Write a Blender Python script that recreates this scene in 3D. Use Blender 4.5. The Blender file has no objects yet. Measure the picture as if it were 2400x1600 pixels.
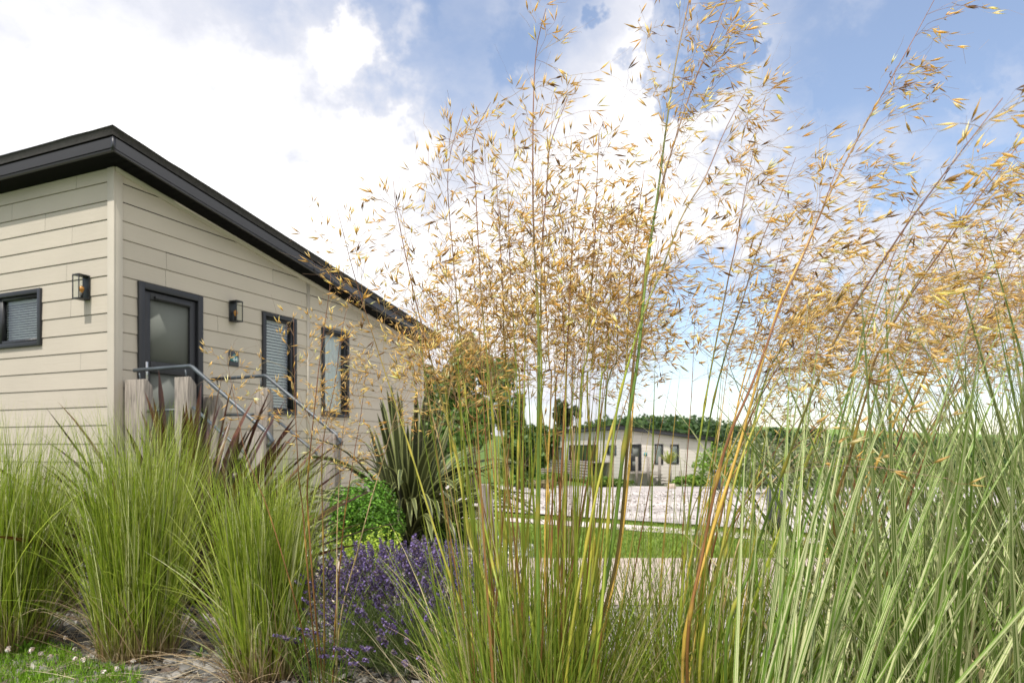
import bpy, math, random
import numpy as np
from mathutils import Vector, Matrix

rng = np.random.default_rng(7)
random.seed(7)
R = math.radians
F = 1630.0; CX = 1200.0; HY = 1048.0; EYE = 1.0

scn = bpy.context.scene
col = scn.collection

def P(px, py, D):
    """point seen at a pixel of the 2400x1600 photo when D metres away"""
    return np.array([(px-CX)/F*D, D, EYE+(HY-py)/F*D])
def G(px, py):
    D = F*EYE/(py-HY)
    return np.array([(px-CX)/F*D, D, 0.0])

def ground_z(x, y):
    y = np.asarray(y, float)
    t = np.clip((y-11)/(43-11), 0, 1); t = t*t*(3-2*t)
    u = np.clip((y-62)/(330-62), 0, 1); u = u*u*(3-2*u)
    return -1.35*t + u*7.6

# ------------------------------------------------------------------ helpers
def tag(o, label=None, cat=None, group=None, kind=None):
    if label: o['label'] = label
    if cat: o['category'] = cat
    if group: o['group'] = group
    if kind: o['kind'] = kind
    return o
def empty(name, loc=(0,0,0), label=None, cat=None, group=None, rz=0):
    o = bpy.data.objects.new(name, None); col.objects.link(o)
    o.location = loc; o.rotation_euler = (0,0,rz); o.empty_display_size = .1
    return tag(o, label, cat, group)

class MB:
    def __init__(s): s.v=[]; s.q=[]; s.c=[]; s.uv=[]; s.n=0
    def add(s, v, faces, c=(.5,.5,.5), uv=None):
        v = np.asarray(v, float).reshape(-1,3)
        for f in faces:
            f = np.asarray(f, dtype=np.int64)
            if f.size: s.q.append(f + s.n)
        s.v.append(v)
        c = np.asarray(c, float)
        if c.ndim == 1: c = np.tile(c[:3], (len(v),1))
        s.c.append(c)
        s.uv.append(np.zeros((len(v),2)) if uv is None else np.asarray(uv, float).reshape(-1,2))
        s.n += len(v)
        return s
    def poly(s, pts, c=(.5,.5,.5), uv=None):
        s.add(pts, [np.arange(len(pts))[None,:]], c, uv)
    def box(s, o, ax, ay, az, c=(.5,.5,.5)):
        """corner o and three edge vectors"""
        o, ax, ay, az = (np.asarray(k, float) for k in (o, ax, ay, az))
        if np.dot(np.cross(ax, ay), az) < 0: ax, ay = ay, ax
        v = [o, o+ax, o+ax+ay, o+ay, o+az, o+ax+az, o+ax+ay+az, o+ay+az]
        s.add(v, [np.array([[0,3,2,1],[4,5,6,7],[0,1,5,4],[1,2,6,5],[2,3,7,6],[3,0,4,7]])], c)
    def tube(s, pts, r, sides=6, c=(.5,.5,.5), cap=True):
        pts = np.asarray(pts, float); k = len(pts)
        r = np.broadcast_to(np.asarray(r, float), (k,))
        T = np.gradient(pts, axis=0); T /= np.linalg.norm(T, axis=1)[:,None]+1e-9
        ref = np.array([0.,0.,1.]) if abs(T[0][2]) < .9 else np.array([1.,0.,0.])
        A = np.cross(T, ref); A /= np.linalg.norm(A, axis=1)[:,None]+1e-9
        B = np.cross(T, A)
        a = np.arange(sides)/sides*2*np.pi
        v = pts[:,None,:] + r[:,None,None]*(np.cos(a)[None,:,None]*A[:,None,:] + np.sin(a)[None,:,None]*B[:,None,:])
        i = np.arange(k-1)[:,None]*sides; j = np.arange(sides)[None,:]; j2 = (j+1)%sides
        q = np.stack([i+j, i+j2, i+sides+j2, i+sides+j], -1).reshape(-1,4)[:, ::-1]
        cc = np.asarray(c, float)
        if cc.ndim == 2: cc = np.repeat(cc, sides, axis=0)
        fs = [q]
        if cap:
            fs += [np.arange(sides)[None,:], ((k-1)*sides+np.arange(sides))[::-1][None,:]]
        s.add(v.reshape(-1,3), fs, cc)
    def build(s, name, m, parent=None, smooth=False, bevel=0):
        me = bpy.data.meshes.new(name)
        V = np.concatenate(s.v); C = np.concatenate(s.c); U = np.concatenate(s.uv)
        fs = [f if f.ndim == 2 else f[None,:] for f in s.q]
        tot = np.concatenate([np.full(len(f), f.shape[1]) for f in fs])
        loops = np.concatenate([f.ravel() for f in fs])
        start = np.concatenate([[0], np.cumsum(tot)[:-1]])
        me.vertices.add(len(V)); me.vertices.foreach_set('co', V.ravel())
        me.loops.add(len(loops)); me.loops.foreach_set('vertex_index', loops.astype(np.int32))
        me.polygons.add(len(tot))
        me.polygons.foreach_set('loop_start', start.astype(np.int32))
        me.polygons.foreach_set('loop_total', tot.astype(np.int32))
        if smooth: me.polygons.foreach_set('use_smooth', np.ones(len(tot), bool))
        me.update(calc_edges=True)
        ca = me.color_attributes.new('col', 'FLOAT_COLOR', 'POINT')
        ca.data.foreach_set('color', np.concatenate([C, np.ones((len(C),1))], 1).ravel())
        ul = me.uv_layers.new(name='uv')
        ul.data.foreach_set('uv', U[loops].ravel())
        me.validate()
        me.materials.append(m)
        o = bpy.data.objects.new(name, me); col.objects.link(o)
        if parent is not None:
            o.parent = parent
            o.matrix_parent_inverse = Matrix.Identity(4)
            if parent.type == 'EMPTY' or True:
                pl = wl(parent)
                o.location = -pl
        if bevel:
            b = o.modifiers.new('bevel', 'BEVEL'); b.width = bevel; b.segments = 2; b.limit_method = 'ANGLE'
        return o
def wl(o):
    v = Vector(o.location)
    while o.parent is not None:
        o = o.parent; v = v + Vector(o.location)
    return v

def norm(v): return v/(np.linalg.norm(v, axis=-1, keepdims=True)+1e-9)

# ---- ribbons (grass blades)
def blade_paths(base, az, L, th0, th1, k=8, p=1.4, sway=0.0):
    n = len(base)
    s = (np.arange(k-1)+.5)/(k-1)
    th = th0[:,None] + (th1-th0)[:,None]*s[None,:]**p
    a = az[:,None] + (rng.normal(0, sway, n)[:,None]*s[None,:] if sway else 0)
    d = np.stack([np.sin(th)*np.cos(a), np.sin(th)*np.sin(a), np.cos(th)], -1)
    seg = d*(L/(k-1))[:,None,None]
    pts = np.concatenate([base[:,None,:], base[:,None,:]+np.cumsum(seg, 1)], 1)
    return pts
def ribbon(mb, pts, w, phi, c, taper='blade', fold=0.0, uvx=None):
    """pts (n,k,3), w (n,), phi twist (n,), c (n,3) or (n,k,3)"""
    n, k, _ = pts.shape
    T = np.gradient(pts, axis=1); T = norm(T)
    up = np.array([0.,0.,1.])
    h = np.cross(T, up[None,None,:]); 
    bad = np.linalg.norm(h, axis=-1) < 1e-3
    h[bad] = [1,0,0]; h = norm(h)
    nn = np.cross(h, T)
    ph = phi[:,None,None] if phi.ndim == 1 else phi[:,:,None]
    side = np.cos(ph)*h + np.sin(ph)*nn
    nrm = np.cross(side, T)
    s = np.linspace(0,1,k)
    if taper == 'blade': prof = np.minimum(1, .45+s*3)*(1-s**2.2)+.02
    elif taper == 'sword': prof = np.minimum(1, .6+s*1.2)*np.sqrt(np.clip(1-s**3.2,0,1))+.01
    else: prof = np.ones(k)
    ww = w[:,None]*prof[None,:]
    if np.ndim(c) == 2: cc = np.repeat(c[:,None,:], k, 1)
    else: cc = c
    ux = np.zeros(n) if uvx is None else uvx
    if fold:
        v = np.stack([pts-side*ww[...,None]+nrm*(ww*fold)[...,None], pts, pts+side*ww[...,None]+nrm*(ww*fold)[...,None]], 2)
        u = np.zeros((n,k,3,2)); u[...,0] = np.array([0,.5,1])[None,None,:]; u[...,1] = s[None,:,None]+ux[:,None,None]*10//1*2
        m = 3
    else:
        v = np.stack([pts-side*ww[...,None], pts+side*ww[...,None]], 2)
        u = np.zeros((n,k,2,2)); u[...,0] = np.array([0,1])[None,None,:]; u[...,1] = s[None,:,None]
        m = 2
    i = (np.arange(n)[:,None,None]*k + np.arange(k-1)[None,:,None])*m + np.arange(m-1)[None,None,:]
    q = np.stack([i, i+1, i+m+1, i+m], -1).reshape(-1,4)
    mb.add(v.reshape(-1,3), [q], np.repeat(cc[:,:,None,:], m, 2).reshape(-1,3), u.reshape(-1,2))

def catmull(K, n=40):
    K = np.asarray(K, float); 
    d = np.concatenate([[0], np.cumsum(np.linalg.norm(np.diff(K, axis=0), axis=1))])
    Kx = np.vstack([2*K[0]-K[1], K, 2*K[-1]-K[-2]])
    out = []
    for t in np.linspace(0, d[-1], n):
        i = min(max(np.searchsorted(d, t)-1, 0), len(K)-2)
        u = (t-d[i])/(d[i+1]-d[i]+1e-9)
        p0,p1,p2,p3 = Kx[i],Kx[i+1],Kx[i+2],Kx[i+3]
        out.append(.5*((2*p1)+(-p0+p2)*u+(2*p0-5*p1+4*p2-p3)*u*u+(-p0+3*p1-3*p2+p3)*u**3))
    return np.array(out)

def leaf_cards(mb, pos, size, nrmdir, c, aspect=1.8):
    """small pointed leaves: 4-vertex diamonds slightly folded"""
    n = len(pos)
    a = norm(rng.normal(size=(n,3)))
    N = norm(nrmdir + rng.normal(0,.55,(n,3)))
    t = norm(np.cross(N, a)); b = np.cross(N, t)
    s = size[:,None]
    v = np.stack([pos-t*s, pos-b*s/aspect+N*s*.12, pos+t*s, pos+b*s/aspect+N*s*.12], 1)
    q = np.arange(n)[:,None]*4+np.arange(4)[None,:]
    mb.add(v.reshape(-1,3), [q], np.repeat(c, 4, 0))

def palette(n, cols, w=None, jit=.12):
    cols = np.asarray(cols, float)
    i = rng.choice(len(cols), n, p=None if w is None else np.array(w)/sum(w))
    return np.clip(cols[i]*(1+rng.normal(0, jit, (n,1))), 0.003, .95)

# ------------------------------------------------------------------ materials
def mat(name): 
    m = bpy.data.materials.new(name); m.use_nodes = True
    nt = m.node_tree; b = nt.nodes['Principled BSDF']
    return m, nt, b
def N(nt, t, **kw):
    n = nt.nodes.new(t)
    for k, v in kw.items(): setattr(n, k, v)
    return n
def lk(nt, a, b): nt.links.new(a, b)
def simple(name, c, rough=.5, metal=0, noise=0, nscale=8, bump=0, bscale=60, stretch=None, spec=.5):
    m, nt, b = mat(name)
    b.inputs['Base Color'].default_value = (*c, 1); b.inputs['Roughness'].default_value = rough
    b.inputs['Metallic'].default_value = metal; b.inputs['Specular IOR Level'].default_value = spec
    tc = N(nt, 'ShaderNodeTexCoord'); mp = N(nt, 'ShaderNodeMapping')
    lk(nt, tc.outputs['Object'], mp.inputs[0])
    if stretch: mp.inputs['Scale'].default_value = stretch
    if noise:
        nz = N(nt, 'ShaderNodeTexNoise'); nz.inputs['Scale'].default_value = nscale; nz.inputs['Detail'].default_value = 6
        lk(nt, mp.outputs[0], nz.inputs['Vector'])
        mx = N(nt, 'ShaderNodeMix', data_type='RGBA')
        mx.inputs[6].default_value = (*[max(0,k*(1-noise)) for k in c],1)
        mx.inputs[7].default_value = (*[min(1,k*(1+noise)) for k in c],1)
        mr = N(nt, 'ShaderNodeMapRange'); mr.inputs[1].default_value=.3; mr.inputs[2].default_value=.7
        lk(nt, nz.outputs[0], mr.inputs[0]); lk(nt, mr.outputs[0], mx.inputs[0]); lk(nt, mx.outputs[2], b.inputs['Base Color'])
    if bump:
        n2 = N(nt, 'ShaderNodeTexNoise'); n2.inputs['Scale'].default_value = bscale; n2.inputs['Detail'].default_value = 4
        lk(nt, mp.outputs[0], n2.inputs['Vector'])
        bp = N(nt, 'ShaderNodeBump'); bp.inputs['Strength'].default_value = bump; bp.inputs['Distance'].default_value = .01
        lk(nt, n2.outputs[0], bp.inputs['Height']); lk(nt, bp.outputs[0], b.inputs['Normal'])
    return m
def foliage(name, rough=.5, trans=.3, spec=.3, tint=(1,1,1), var=.2):
    m, nt, b = mat(name)
    at = N(nt, 'ShaderNodeAttribute', attribute_name='col')
    tc = N(nt, 'ShaderNodeTexCoord'); nz = N(nt, 'ShaderNodeTexNoise'); nz.inputs['Scale'].default_value = 14; nz.inputs['Detail'].default_value=3
    lk(nt, tc.outputs['Object'], nz.inputs['Vector'])
    mr = N(nt, 'ShaderNodeMapRange'); mr.inputs[1].default_value=.3; mr.inputs[2].default_value=.7; mr.inputs[3].default_value=1-var; mr.inputs[4].default_value=1+var
    lk(nt, nz.outputs[0], mr.inputs[0])
    vm = N(nt, 'ShaderNodeVectorMath', operation='SCALE'); lk(nt, at.outputs['Color'], vm.inputs[0]); lk(nt, mr.outputs[0], vm.inputs['Scale'])
    lk(nt, vm.outputs[0], b.inputs['Base Color'])
    b.inputs['Roughness'].default_value = rough; b.inputs['Specular IOR Level'].default_value = spec
    tr = N(nt, 'ShaderNodeBsdfTranslucent'); 
    v2 = N(nt, 'ShaderNodeVectorMath', operation='MULTIPLY'); lk(nt, vm.outputs[0], v2.inputs[0]); v2.inputs[1].default_value = tint
    lk(nt, v2.outputs[0], tr.inputs['Color'])
    ms = N(nt, 'ShaderNodeMixShader'); ms.inputs[0].default_value = trans
    out = nt.nodes['Material Output']
    lk(nt, b.outputs[0], ms.inputs[1]); lk(nt, tr.outputs[0], ms.inputs[2]); lk(nt, ms.outputs[0], out.inputs[0])
    return m

def striped_leaf(name, green, cream, kind, rough=.45, trans=.25):
    """leaf with pale length-wise bands laid out across the blade's own width"""
    m, nt, b = mat(name)
    at = N(nt, 'ShaderNodeAttribute', attribute_name='col')
    uv = N(nt, 'ShaderNodeUVMap'); sp = N(nt, 'ShaderNodeSeparateXYZ'); lk(nt, uv.outputs[0], sp.inputs[0])
    if kind == 'margin':
        a = N(nt, 'ShaderNodeMath', operation='SUBTRACT'); lk(nt, sp.outputs[0], a.inputs[0]); a.inputs[1].default_value = .5
        a2 = N(nt, 'ShaderNodeMath', operation='ABSOLUTE'); lk(nt, a.outputs[0], a2.inputs[0])
        mr = N(nt, 'ShaderNodeMapRange'); mr.inputs[1].default_value=.33; mr.inputs[2].default_value=.42; lk(nt, a2.outputs[0], mr.inputs[0])
        fac = mr.outputs[0]
    else:
        # irregular bands: 1-D noise across the blade, a different seed for every blade
        cmb = N(nt, 'ShaderNodeCombineXYZ')
        lk(nt, sp.outputs[0], cmb.inputs[0])
        sep = N(nt, 'ShaderNodeSeparateColor'); lk(nt, at.outputs['Color'], sep.inputs[0])
        mm = N(nt, 'ShaderNodeMath', operation='MULTIPLY'); lk(nt, sep.outputs[0], mm.inputs[0]); mm.inputs[1].default_value = 173.0
        lk(nt, mm.outputs[0], cmb.inputs[1])
        nz = N(nt, 'ShaderNodeTexNoise'); nz.inputs['Scale'].default_value = 4.6; nz.inputs['Detail'].default_value = 1.5
        lk(nt, cmb.outputs[0], nz.inputs['Vector'])
        mr = N(nt, 'ShaderNodeMapRange'); mr.inputs[1].default_value=.50; mr.inputs[2].default_value=.55; lk(nt, nz.outputs[0], mr.inputs[0])
        fac = mr.outputs[0]
    mx = N(nt, 'ShaderNodeMix', data_type='RGBA'); mx.inputs[6].default_value=(*green,1); mx.inputs[7].default_value=(*cream,1)
    if kind == 'margin': 
        lk(nt, at.outputs['Color'], mx.inputs[6])
    else:
        sep2 = sep; vg = N(nt, 'ShaderNodeVectorMath', operation='SCALE'); vg.inputs[0].default_value = green
        mg = N(nt, 'ShaderNodeMapRange'); mg.inputs[3].default_value=.6; mg.inputs[4].default_value=1.5
        lk(nt, sep2.outputs[1], mg.inputs[0]); lk(nt, mg.outputs[0], vg.inputs['Scale']); lk(nt, vg.outputs[0], mx.inputs[6])
    lk(nt, fac, mx.inputs[0]); lk(nt, mx.outputs[2], b.inputs['Base Color'])
    b.inputs['Roughness'].default_value = rough; b.inputs['Specular IOR Level'].default_value=.35
    tr = N(nt, 'ShaderNodeBsdfTranslucent'); lk(nt, mx.outputs[2], tr.inputs['Color'])
    ms = N(nt, 'ShaderNodeMixShader'); ms.inputs[0].default_value = trans
    lk(nt, b.outputs[0], ms.inputs[1]); lk(nt, tr.outputs[0], ms.inputs[2]); lk(nt, ms.outputs[0], nt.nodes['Material Output'].inputs[0])
    return m

def siding_mat(name, c):
    m, nt, b = mat(name)
    tc = N(nt, 'ShaderNodeTexCoord'); uv = N(nt, 'ShaderNodeUVMap')
    mp = N(nt, 'ShaderNodeMapping'); mp.inputs['Scale'].default_value = (2.2, 34, 1); lk(nt, uv.outputs[0], mp.inputs[0])
    nz = N(nt, 'ShaderNodeTexNoise'); nz.inputs['Scale'].default_value=1.6; nz.inputs['Detail'].default_value=5; nz.inputs['Distortion'].default_value=1.2
    lk(nt, mp.outputs[0], nz.inputs['Vector'])
    bp = N(nt, 'ShaderNodeBump'); bp.inputs['Strength'].default_value=.35; bp.inputs['Distance'].default_value=.006
    lk(nt, nz.outputs[0], bp.inputs['Height']); lk(nt, bp.outputs[0], b.inputs['Normal'])
    n2 = N(nt, 'ShaderNodeTexNoise'); n2.inputs['Scale'].default_value=.9; n2.inputs['Detail'].default_value=5; lk(nt, uv.outputs[0], n2.inputs['Vector'])
    at = N(nt, 'ShaderNodeAttribute', attribute_name='col')
    mr = N(nt, 'ShaderNodeMapRange'); mr.inputs[1].default_value=.3; mr.inputs[2].default_value=.7; mr.inputs[3].default_value=.93; mr.inputs[4].default_value=1.05
    lk(nt, n2.outputs[0], mr.inputs[0])
    vm = N(nt, 'ShaderNodeVectorMath', operation='SCALE'); lk(nt, at.outputs['Color'], vm.inputs[0]); lk(nt, mr.outputs[0], vm.inputs['Scale'])
    lk(nt, vm.outputs[0], b.inputs['Base Color']); b.inputs['Roughness'].default_value=.55; b.inputs['Specular IOR Level'].default_value=.3
    return m

def glass_mat(name, tint=(.9,.95,.93), refl=.12, body=None, rough=.02, blend=.28):
    m, nt, b = mat(name)
    out = nt.nodes['Material Output']
    gl = N(nt, 'ShaderNodeBsdfGlossy'); gl.inputs['Roughness'].default_value = rough; gl.inputs['Color'].default_value=(1,1,1,1)
    if body is None:
        tr = N(nt, 'ShaderNodeBsdfTransparent'); tr.inputs['Color'].default_value=(*tint,1)
    else:
        tr = N(nt, 'ShaderNodeBsdfDiffuse'); tr.inputs['Color'].default_value=(*body,1)
    fr = N(nt, 'ShaderNodeLayerWeight'); fr.inputs['Blend'].default_value=blend
    ad = N(nt, 'ShaderNodeMath', operation='ADD'); ad.use_clamp=True; lk(nt, fr.outputs[0], ad.inputs[0]); ad.inputs[1].default_value=refl
    ms = N(nt, 'ShaderNodeMixShader'); lk(nt, ad.outputs[0], ms.inputs[0]); lk(nt, tr.outputs[0], ms.inputs[1]); lk(nt, gl.outputs[0], ms.inputs[2])
    lk(nt, ms.outputs[0], out.inputs[0])
    return m

def ground_mat(name, cols, scale, scale2=.6, bump=.6, rough=.9, cell=False):
    m, nt, b = mat(name)
    tc = N(nt, 'ShaderNodeTexCoord')
    if cell:
        t1 = N(nt, 'ShaderNodeTexVoronoi'); t1.inputs['Scale'].default_value = scale; o1 = t1.outputs['Color']; hgt = t1.outputs['Distance']
        lk(nt, tc.outputs['Object'], t1.inputs['Vector'])
        sp = N(nt, 'ShaderNodeSeparateColor'); lk(nt, o1, sp.inputs[0]); f1 = sp.outputs[0]
    else:
        t1 = N(nt, 'ShaderNodeTexNoise'); t1.inputs['Scale'].default_value = scale; t1.inputs['Detail'].default_value = 8
        lk(nt, tc.outputs['Object'], t1.inputs['Vector']); f1 = t1.outputs[0]; hgt = f1
    cr = N(nt, 'ShaderNodeValToRGB')
    el = cr.color_ramp.elements
    while len(el) < len(cols): el.new(.5)
    lo, hi = (0.,1.) if cell else (.3,.7)
    for i, c in enumerate(cols):
        el[i].position = lo+(hi-lo)*i/(len(cols)-1); el[i].color = (*c,1)
    lk(nt, f1, cr.inputs[0])
    n2 = N(nt, 'ShaderNodeTexNoise'); n2.inputs['Scale'].default_value = scale2; n2.inputs['Detail'].default_value=5
    lk(nt, tc.outputs['Object'], n2.inputs['Vector'])
    mr = N(nt, 'ShaderNodeMapRange'); mr.inputs[1].default_value=.3; mr.inputs[2].default_value=.7; mr.inputs[3].default_value=.82; mr.inputs[4].default_value=1.15
    lk(nt, n2.outputs[0], mr.inputs[0])
    vm = N(nt, 'ShaderNodeVectorMath', operation='SCALE'); lk(nt, cr.outputs[0], vm.inputs[0]); lk(nt, mr.outputs[0], vm.inputs['Scale'])
    lk(nt, vm.outputs[0], b.inputs['Base Color']); b.inputs['Roughness'].default_value=rough; b.inputs['Specular IOR Level'].default_value=.2
    bp = N(nt, 'ShaderNodeBump'); bp.inputs['Strength'].default_value=bump; bp.inputs['Distance'].default_value=.02
    lk(nt, hgt, bp.inputs['Height']); lk(nt, bp.outputs[0], b.inputs['Normal'])
    return m

def brick_mat(name):
    m, nt, b = mat(name)
    tc = N(nt, 'ShaderNodeTexCoord'); br = N(nt, 'ShaderNodeTexBrick')
    br.inputs['Scale'].default_value = 1; br.inputs['Brick Width'].default_value=.22; br.inputs['Row Height'].default_value=.11; br.inputs['Mortar Size'].default_value=.004
    br.inputs['Color1'].default_value=(.40,.32,.27,1); br.inputs['Color2'].default_value=(.47,.385,.335,1); br.inputs['Mortar'].default_value=(.28,.23,.19,1)
    lk(nt, tc.outputs['Object'], br.inputs['Vector'])
    nz = N(nt, 'ShaderNodeTexNoise'); nz.inputs['Scale'].default_value=3; nz.inputs['Detail'].default_value=6; lk(nt, tc.outputs['Object'], nz.inputs['Vector'])
    mr = N(nt, 'ShaderNodeMapRange'); mr.inputs[1].default_value=.3; mr.inputs[2].default_value=.7; mr.inputs[3].default_value=.85; mr.inputs[4].default_value=1.12; lk(nt, nz.outputs[0], mr.inputs[0])
    vm = N(nt, 'ShaderNodeVectorMath', operation='SCALE'); lk(nt, br.outputs[0], vm.inputs[0]); lk(nt, mr.outputs[0], vm.inputs['Scale'])
    lk(nt, vm.outputs[0], b.inputs['Base Color']); b.inputs['Roughness'].default_value=.9
    return m

M = {}
M['siding'] = siding_mat('cream_siding', None)
M['trim'] = simple('cream_trim', (.475,.43,.36), .5, noise=.04, nscale=3)
M['anthracite'] = simple('anthracite_frame', (.022,.023,.027), .45, spec=.4, noise=.1, nscale=2)
M['fascia'] = simple('anthracite_fascia', (.028,.029,.036), .35, noise=.08, nscale=1.5)
M['felt'] = simple('roof_felt', (.035,.032,.030), .9, noise=.25, nscale=20, bump=.6, bscale=300)
M['soffit'] = simple('dark_soffit', (.007,.007,.008), .8, spec=.08)
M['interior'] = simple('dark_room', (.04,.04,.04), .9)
M['frost'] = simple('frosted_pane', (.155,.165,.15), .9, spec=.12)
M['glass'] = glass_mat('window_glass', refl=.06, rough=.03)
M['lampglass'] = glass_mat('lamp_glass', refl=.0, blend=.08, tint=(.93,.95,.93))
M['blind'] = simple('white_blind', (.80,.81,.80), .5)
M['slate'] = simple('slate_plaque', (.035,.04,.05), .5, noise=.2, nscale=30)
M['teal'] = simple('teal_print', (.04,.24,.26), .5)
M['white'] = simple('white_print', (.75,.78,.78), .5)
M['rail'] = simple('painted_steel_rail', (.055,.068,.080), .42, metal=.0, noise=.3, nscale=6, spec=.6)
M['timber'] = simple('weathered_timber', (.25,.22,.19), .85, noise=.45, nscale=7, bump=.9, bscale=12, stretch=(9,9,.7))
M['deck'] = simple('weathered_deck', (.22,.19,.165), .85, noise=.2, nscale=7, bump=.4, bscale=20)
M['bulb'] = simple('amber_bulb', (.55,.25,.06), .2)
M['bollard'] = simple('graphite_paint', (.045,.047,.053), .4, noise=.08, nscale=5)
M['black'] = simple('black_slot', (.008,.008,.009), .6)
M['chrome'] = simple('steel_handle', (.5,.5,.5), .25, metal=1)
M['spike'] = foliage('golden_spikelet', rough=.42, trans=.55, spec=.35, tint=(1.03,1.0,.9), var=.15)
M['stem'] = foliage('oat_stem', rough=.4, trans=0.05, spec=.4, var=.15)
M['blade'] = foliage('grass_blade', rough=.45, trans=.35, spec=.3, var=.15)
M['flaxred'] = foliage('burgundy_leaf', rough=.38, trans=.12, spec=.45, tint=(1.6,.6,.4), var=.3)
M['flaxvar'] = striped_leaf('banded_flax_leaf', (.05,.06,.025), (.34,.37,.14), 'margin', rough=.38, trans=.15)
M['variegated'] = striped_leaf('white_striped_grass', (.12,.21,.025), (.60,.60,.33), 'bands')
M['leaf'] = foliage('shrub_leaf', rough=.5, trans=.3, spec=.3, var=.25)
M['petal'] = foliage('petal', rough=.6, trans=.3, spec=.2, var=.2)
M['bark'] = simple('bark', (.12,.09,.065), .9, noise=.3, nscale=12, bump=.8, bscale=25)
M['stone'] = foliage('stone_chip', rough=.75, trans=0, spec=.3, var=.3)
M['grass'] = ground_mat('meadow', [(.05,.09,.015),(.09,.15,.03),(.12,.19,.04)], 30, .25, .5)
M['lawn'] = ground_mat('mown_lawn', [(.10,.16,.02),(.14,.22,.03),(.19,.26,.05)], 60, 1.2, .6)
M['field'] = ground_mat('green_field', [(.14,.22,.05),(.18,.27,.07)], 2, .05, .2)
M['soil'] = ground_mat('slate_soil', [(.05,.045,.04),(.13,.12,.11),(.22,.21,.195)], 55, 1.5, 1.0, cell=True)
M['gravelbed'] = ground_mat('pale_gravel', [(.22,.20,.18),(.42,.38,.35),(.60,.55,.51)], 85, 1.5, 1.0, cell=True)
M['road'] = ground_mat('gravel_road', [(.36,.32,.305),(.50,.455,.435),(.60,.55,.53)], 9, .35, .4)
nt_=M['road'].node_tree; wvt=nt_.nodes.new('ShaderNodeTexNoise'); mpp=nt_.nodes.new('ShaderNodeMapping'); tcc=nt_.nodes.new('ShaderNodeTexCoord')
mpp.inputs['Rotation'].default_value=(0,0,.55); mpp.inputs['Scale'].default_value=(.08,1.1,1); wvt.inputs['Scale'].default_value=1.0; wvt.inputs['Detail'].default_value=4
nt_.links.new(tcc.outputs['Object'],mpp.inputs[0]); nt_.links.new(mpp.outputs[0],wvt.inputs['Vector'])
bs=nt_.nodes['Principled BSDF']; src=bs.inputs['Base Color'].links[0].from_socket
mrr=nt_.nodes.new('ShaderNodeMapRange'); mrr.inputs[1].default_value=.35; mrr.inputs[2].default_value=.65; mrr.inputs[3].default_value=.62; mrr.inputs[4].default_value=1.05
nt_.links.new(wvt.outputs[0],mrr.inputs[0]); vmm=nt_.nodes.new('ShaderNodeVectorMath'); vmm.operation='SCALE'; nt_.links.new(src,vmm.inputs[0]); nt_.links.new(mrr.outputs[0],vmm.inputs['Scale']); nt_.links.new(vmm.outputs[0],bs.inputs['Base Color'])
M['kerb'] = simple('concrete_kerb', (.55,.48,.44), .85, noise=.15, nscale=4, bump=.3, bscale=80)
M['brick'] = brick_mat('brick_paving')
M['boulder'] = simple('sandstone', (.42,.34,.28), .9, noise=.2, nscale=3, bump=.6, bscale=6)

# ------------------------------------------------------------------ ground
def sheet(name, pts, m, lift, nx=1, grid=None):
    """polygon in plan laid on the terrain"""
    mb = MB()
    if grid:
        x0,x1,y0,y1,nxx,nyy = grid
        X,Y = np.meshgrid(np.linspace(x0,x1,nxx), np.linspace(0,1,nyy)**grid_pow*(y1-y0)+y0)
        Z = ground_z(X,Y)+lift
        V = np.stack([X,Y,Z],-1).reshape(-1,3)
        i = (np.arange(nyy-1)[:,None]*nxx+np.arange(nxx-1)[None,:]).ravel()
        mb.add(V, [np.stack([i,i+1,i+nxx+1,i+nxx],1)])
    else:
        pts = [np.array([p[0],p[1],float(ground_z(p[0],p[1]))+lift]) for p in pts]
        mb.poly(pts)
    o = mb.build(name, m); tag(o, kind='structure'); return o
grid_pow = 1.0
mb = MB()
xs = np.concatenate([-np.geomspace(900,4,26), np.linspace(-3,3,7), np.geomspace(4,900,26)])
ys = np.concatenate([[-900,-300,-100,-40,-15,-5], np.linspace(-2,60,63), np.geomspace(64,1500,30)])
X,Y = np.meshgrid(xs,ys); V = np.stack([X,Y,ground_z(X,Y)],-1).reshape(-1,3)
i = (np.arange(len(ys)-1)[:,None]*len(xs)+np.arange(len(xs)-1)[None,:]).ravel()
mb.add(V,[np.stack([i,i+1,i+len(xs)+1,i+len(xs)],1)])
tag(mb.build('ground', M['grass'], smooth=True), 'green ground reaching from the garden to the distant fields','ground', kind='structure')

# mown lawn right of the slate strip
sheet('lawn', [(.10,6.2),(9.5,6.2),(9.5,5.0),(14,5),(14,1.0),(30,1),(30,10.9),(-4,10.9),(-4,8.3),(.10,8.3)], M['lawn'], .004)
sheet('planting_bed', [(-7,1.2),(.25,1.2),(.25,6.2),(.28,6.9),(.05,7.7),(-1.2,8.3),(-6,14),(-12,14),(-12,1.2)], M['soil'], .010)
sheet('gravel_bed', [(.255,.4),(9.4,.4),(9.4,4.35),(.255,4.35)], M['gravelbed'], .010)
sheet('brick_path', [(-1.6,4.35),(9.45,4.35),(9.45,6.2),(-1.6,6.2)], M['brick'], .016)
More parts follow.
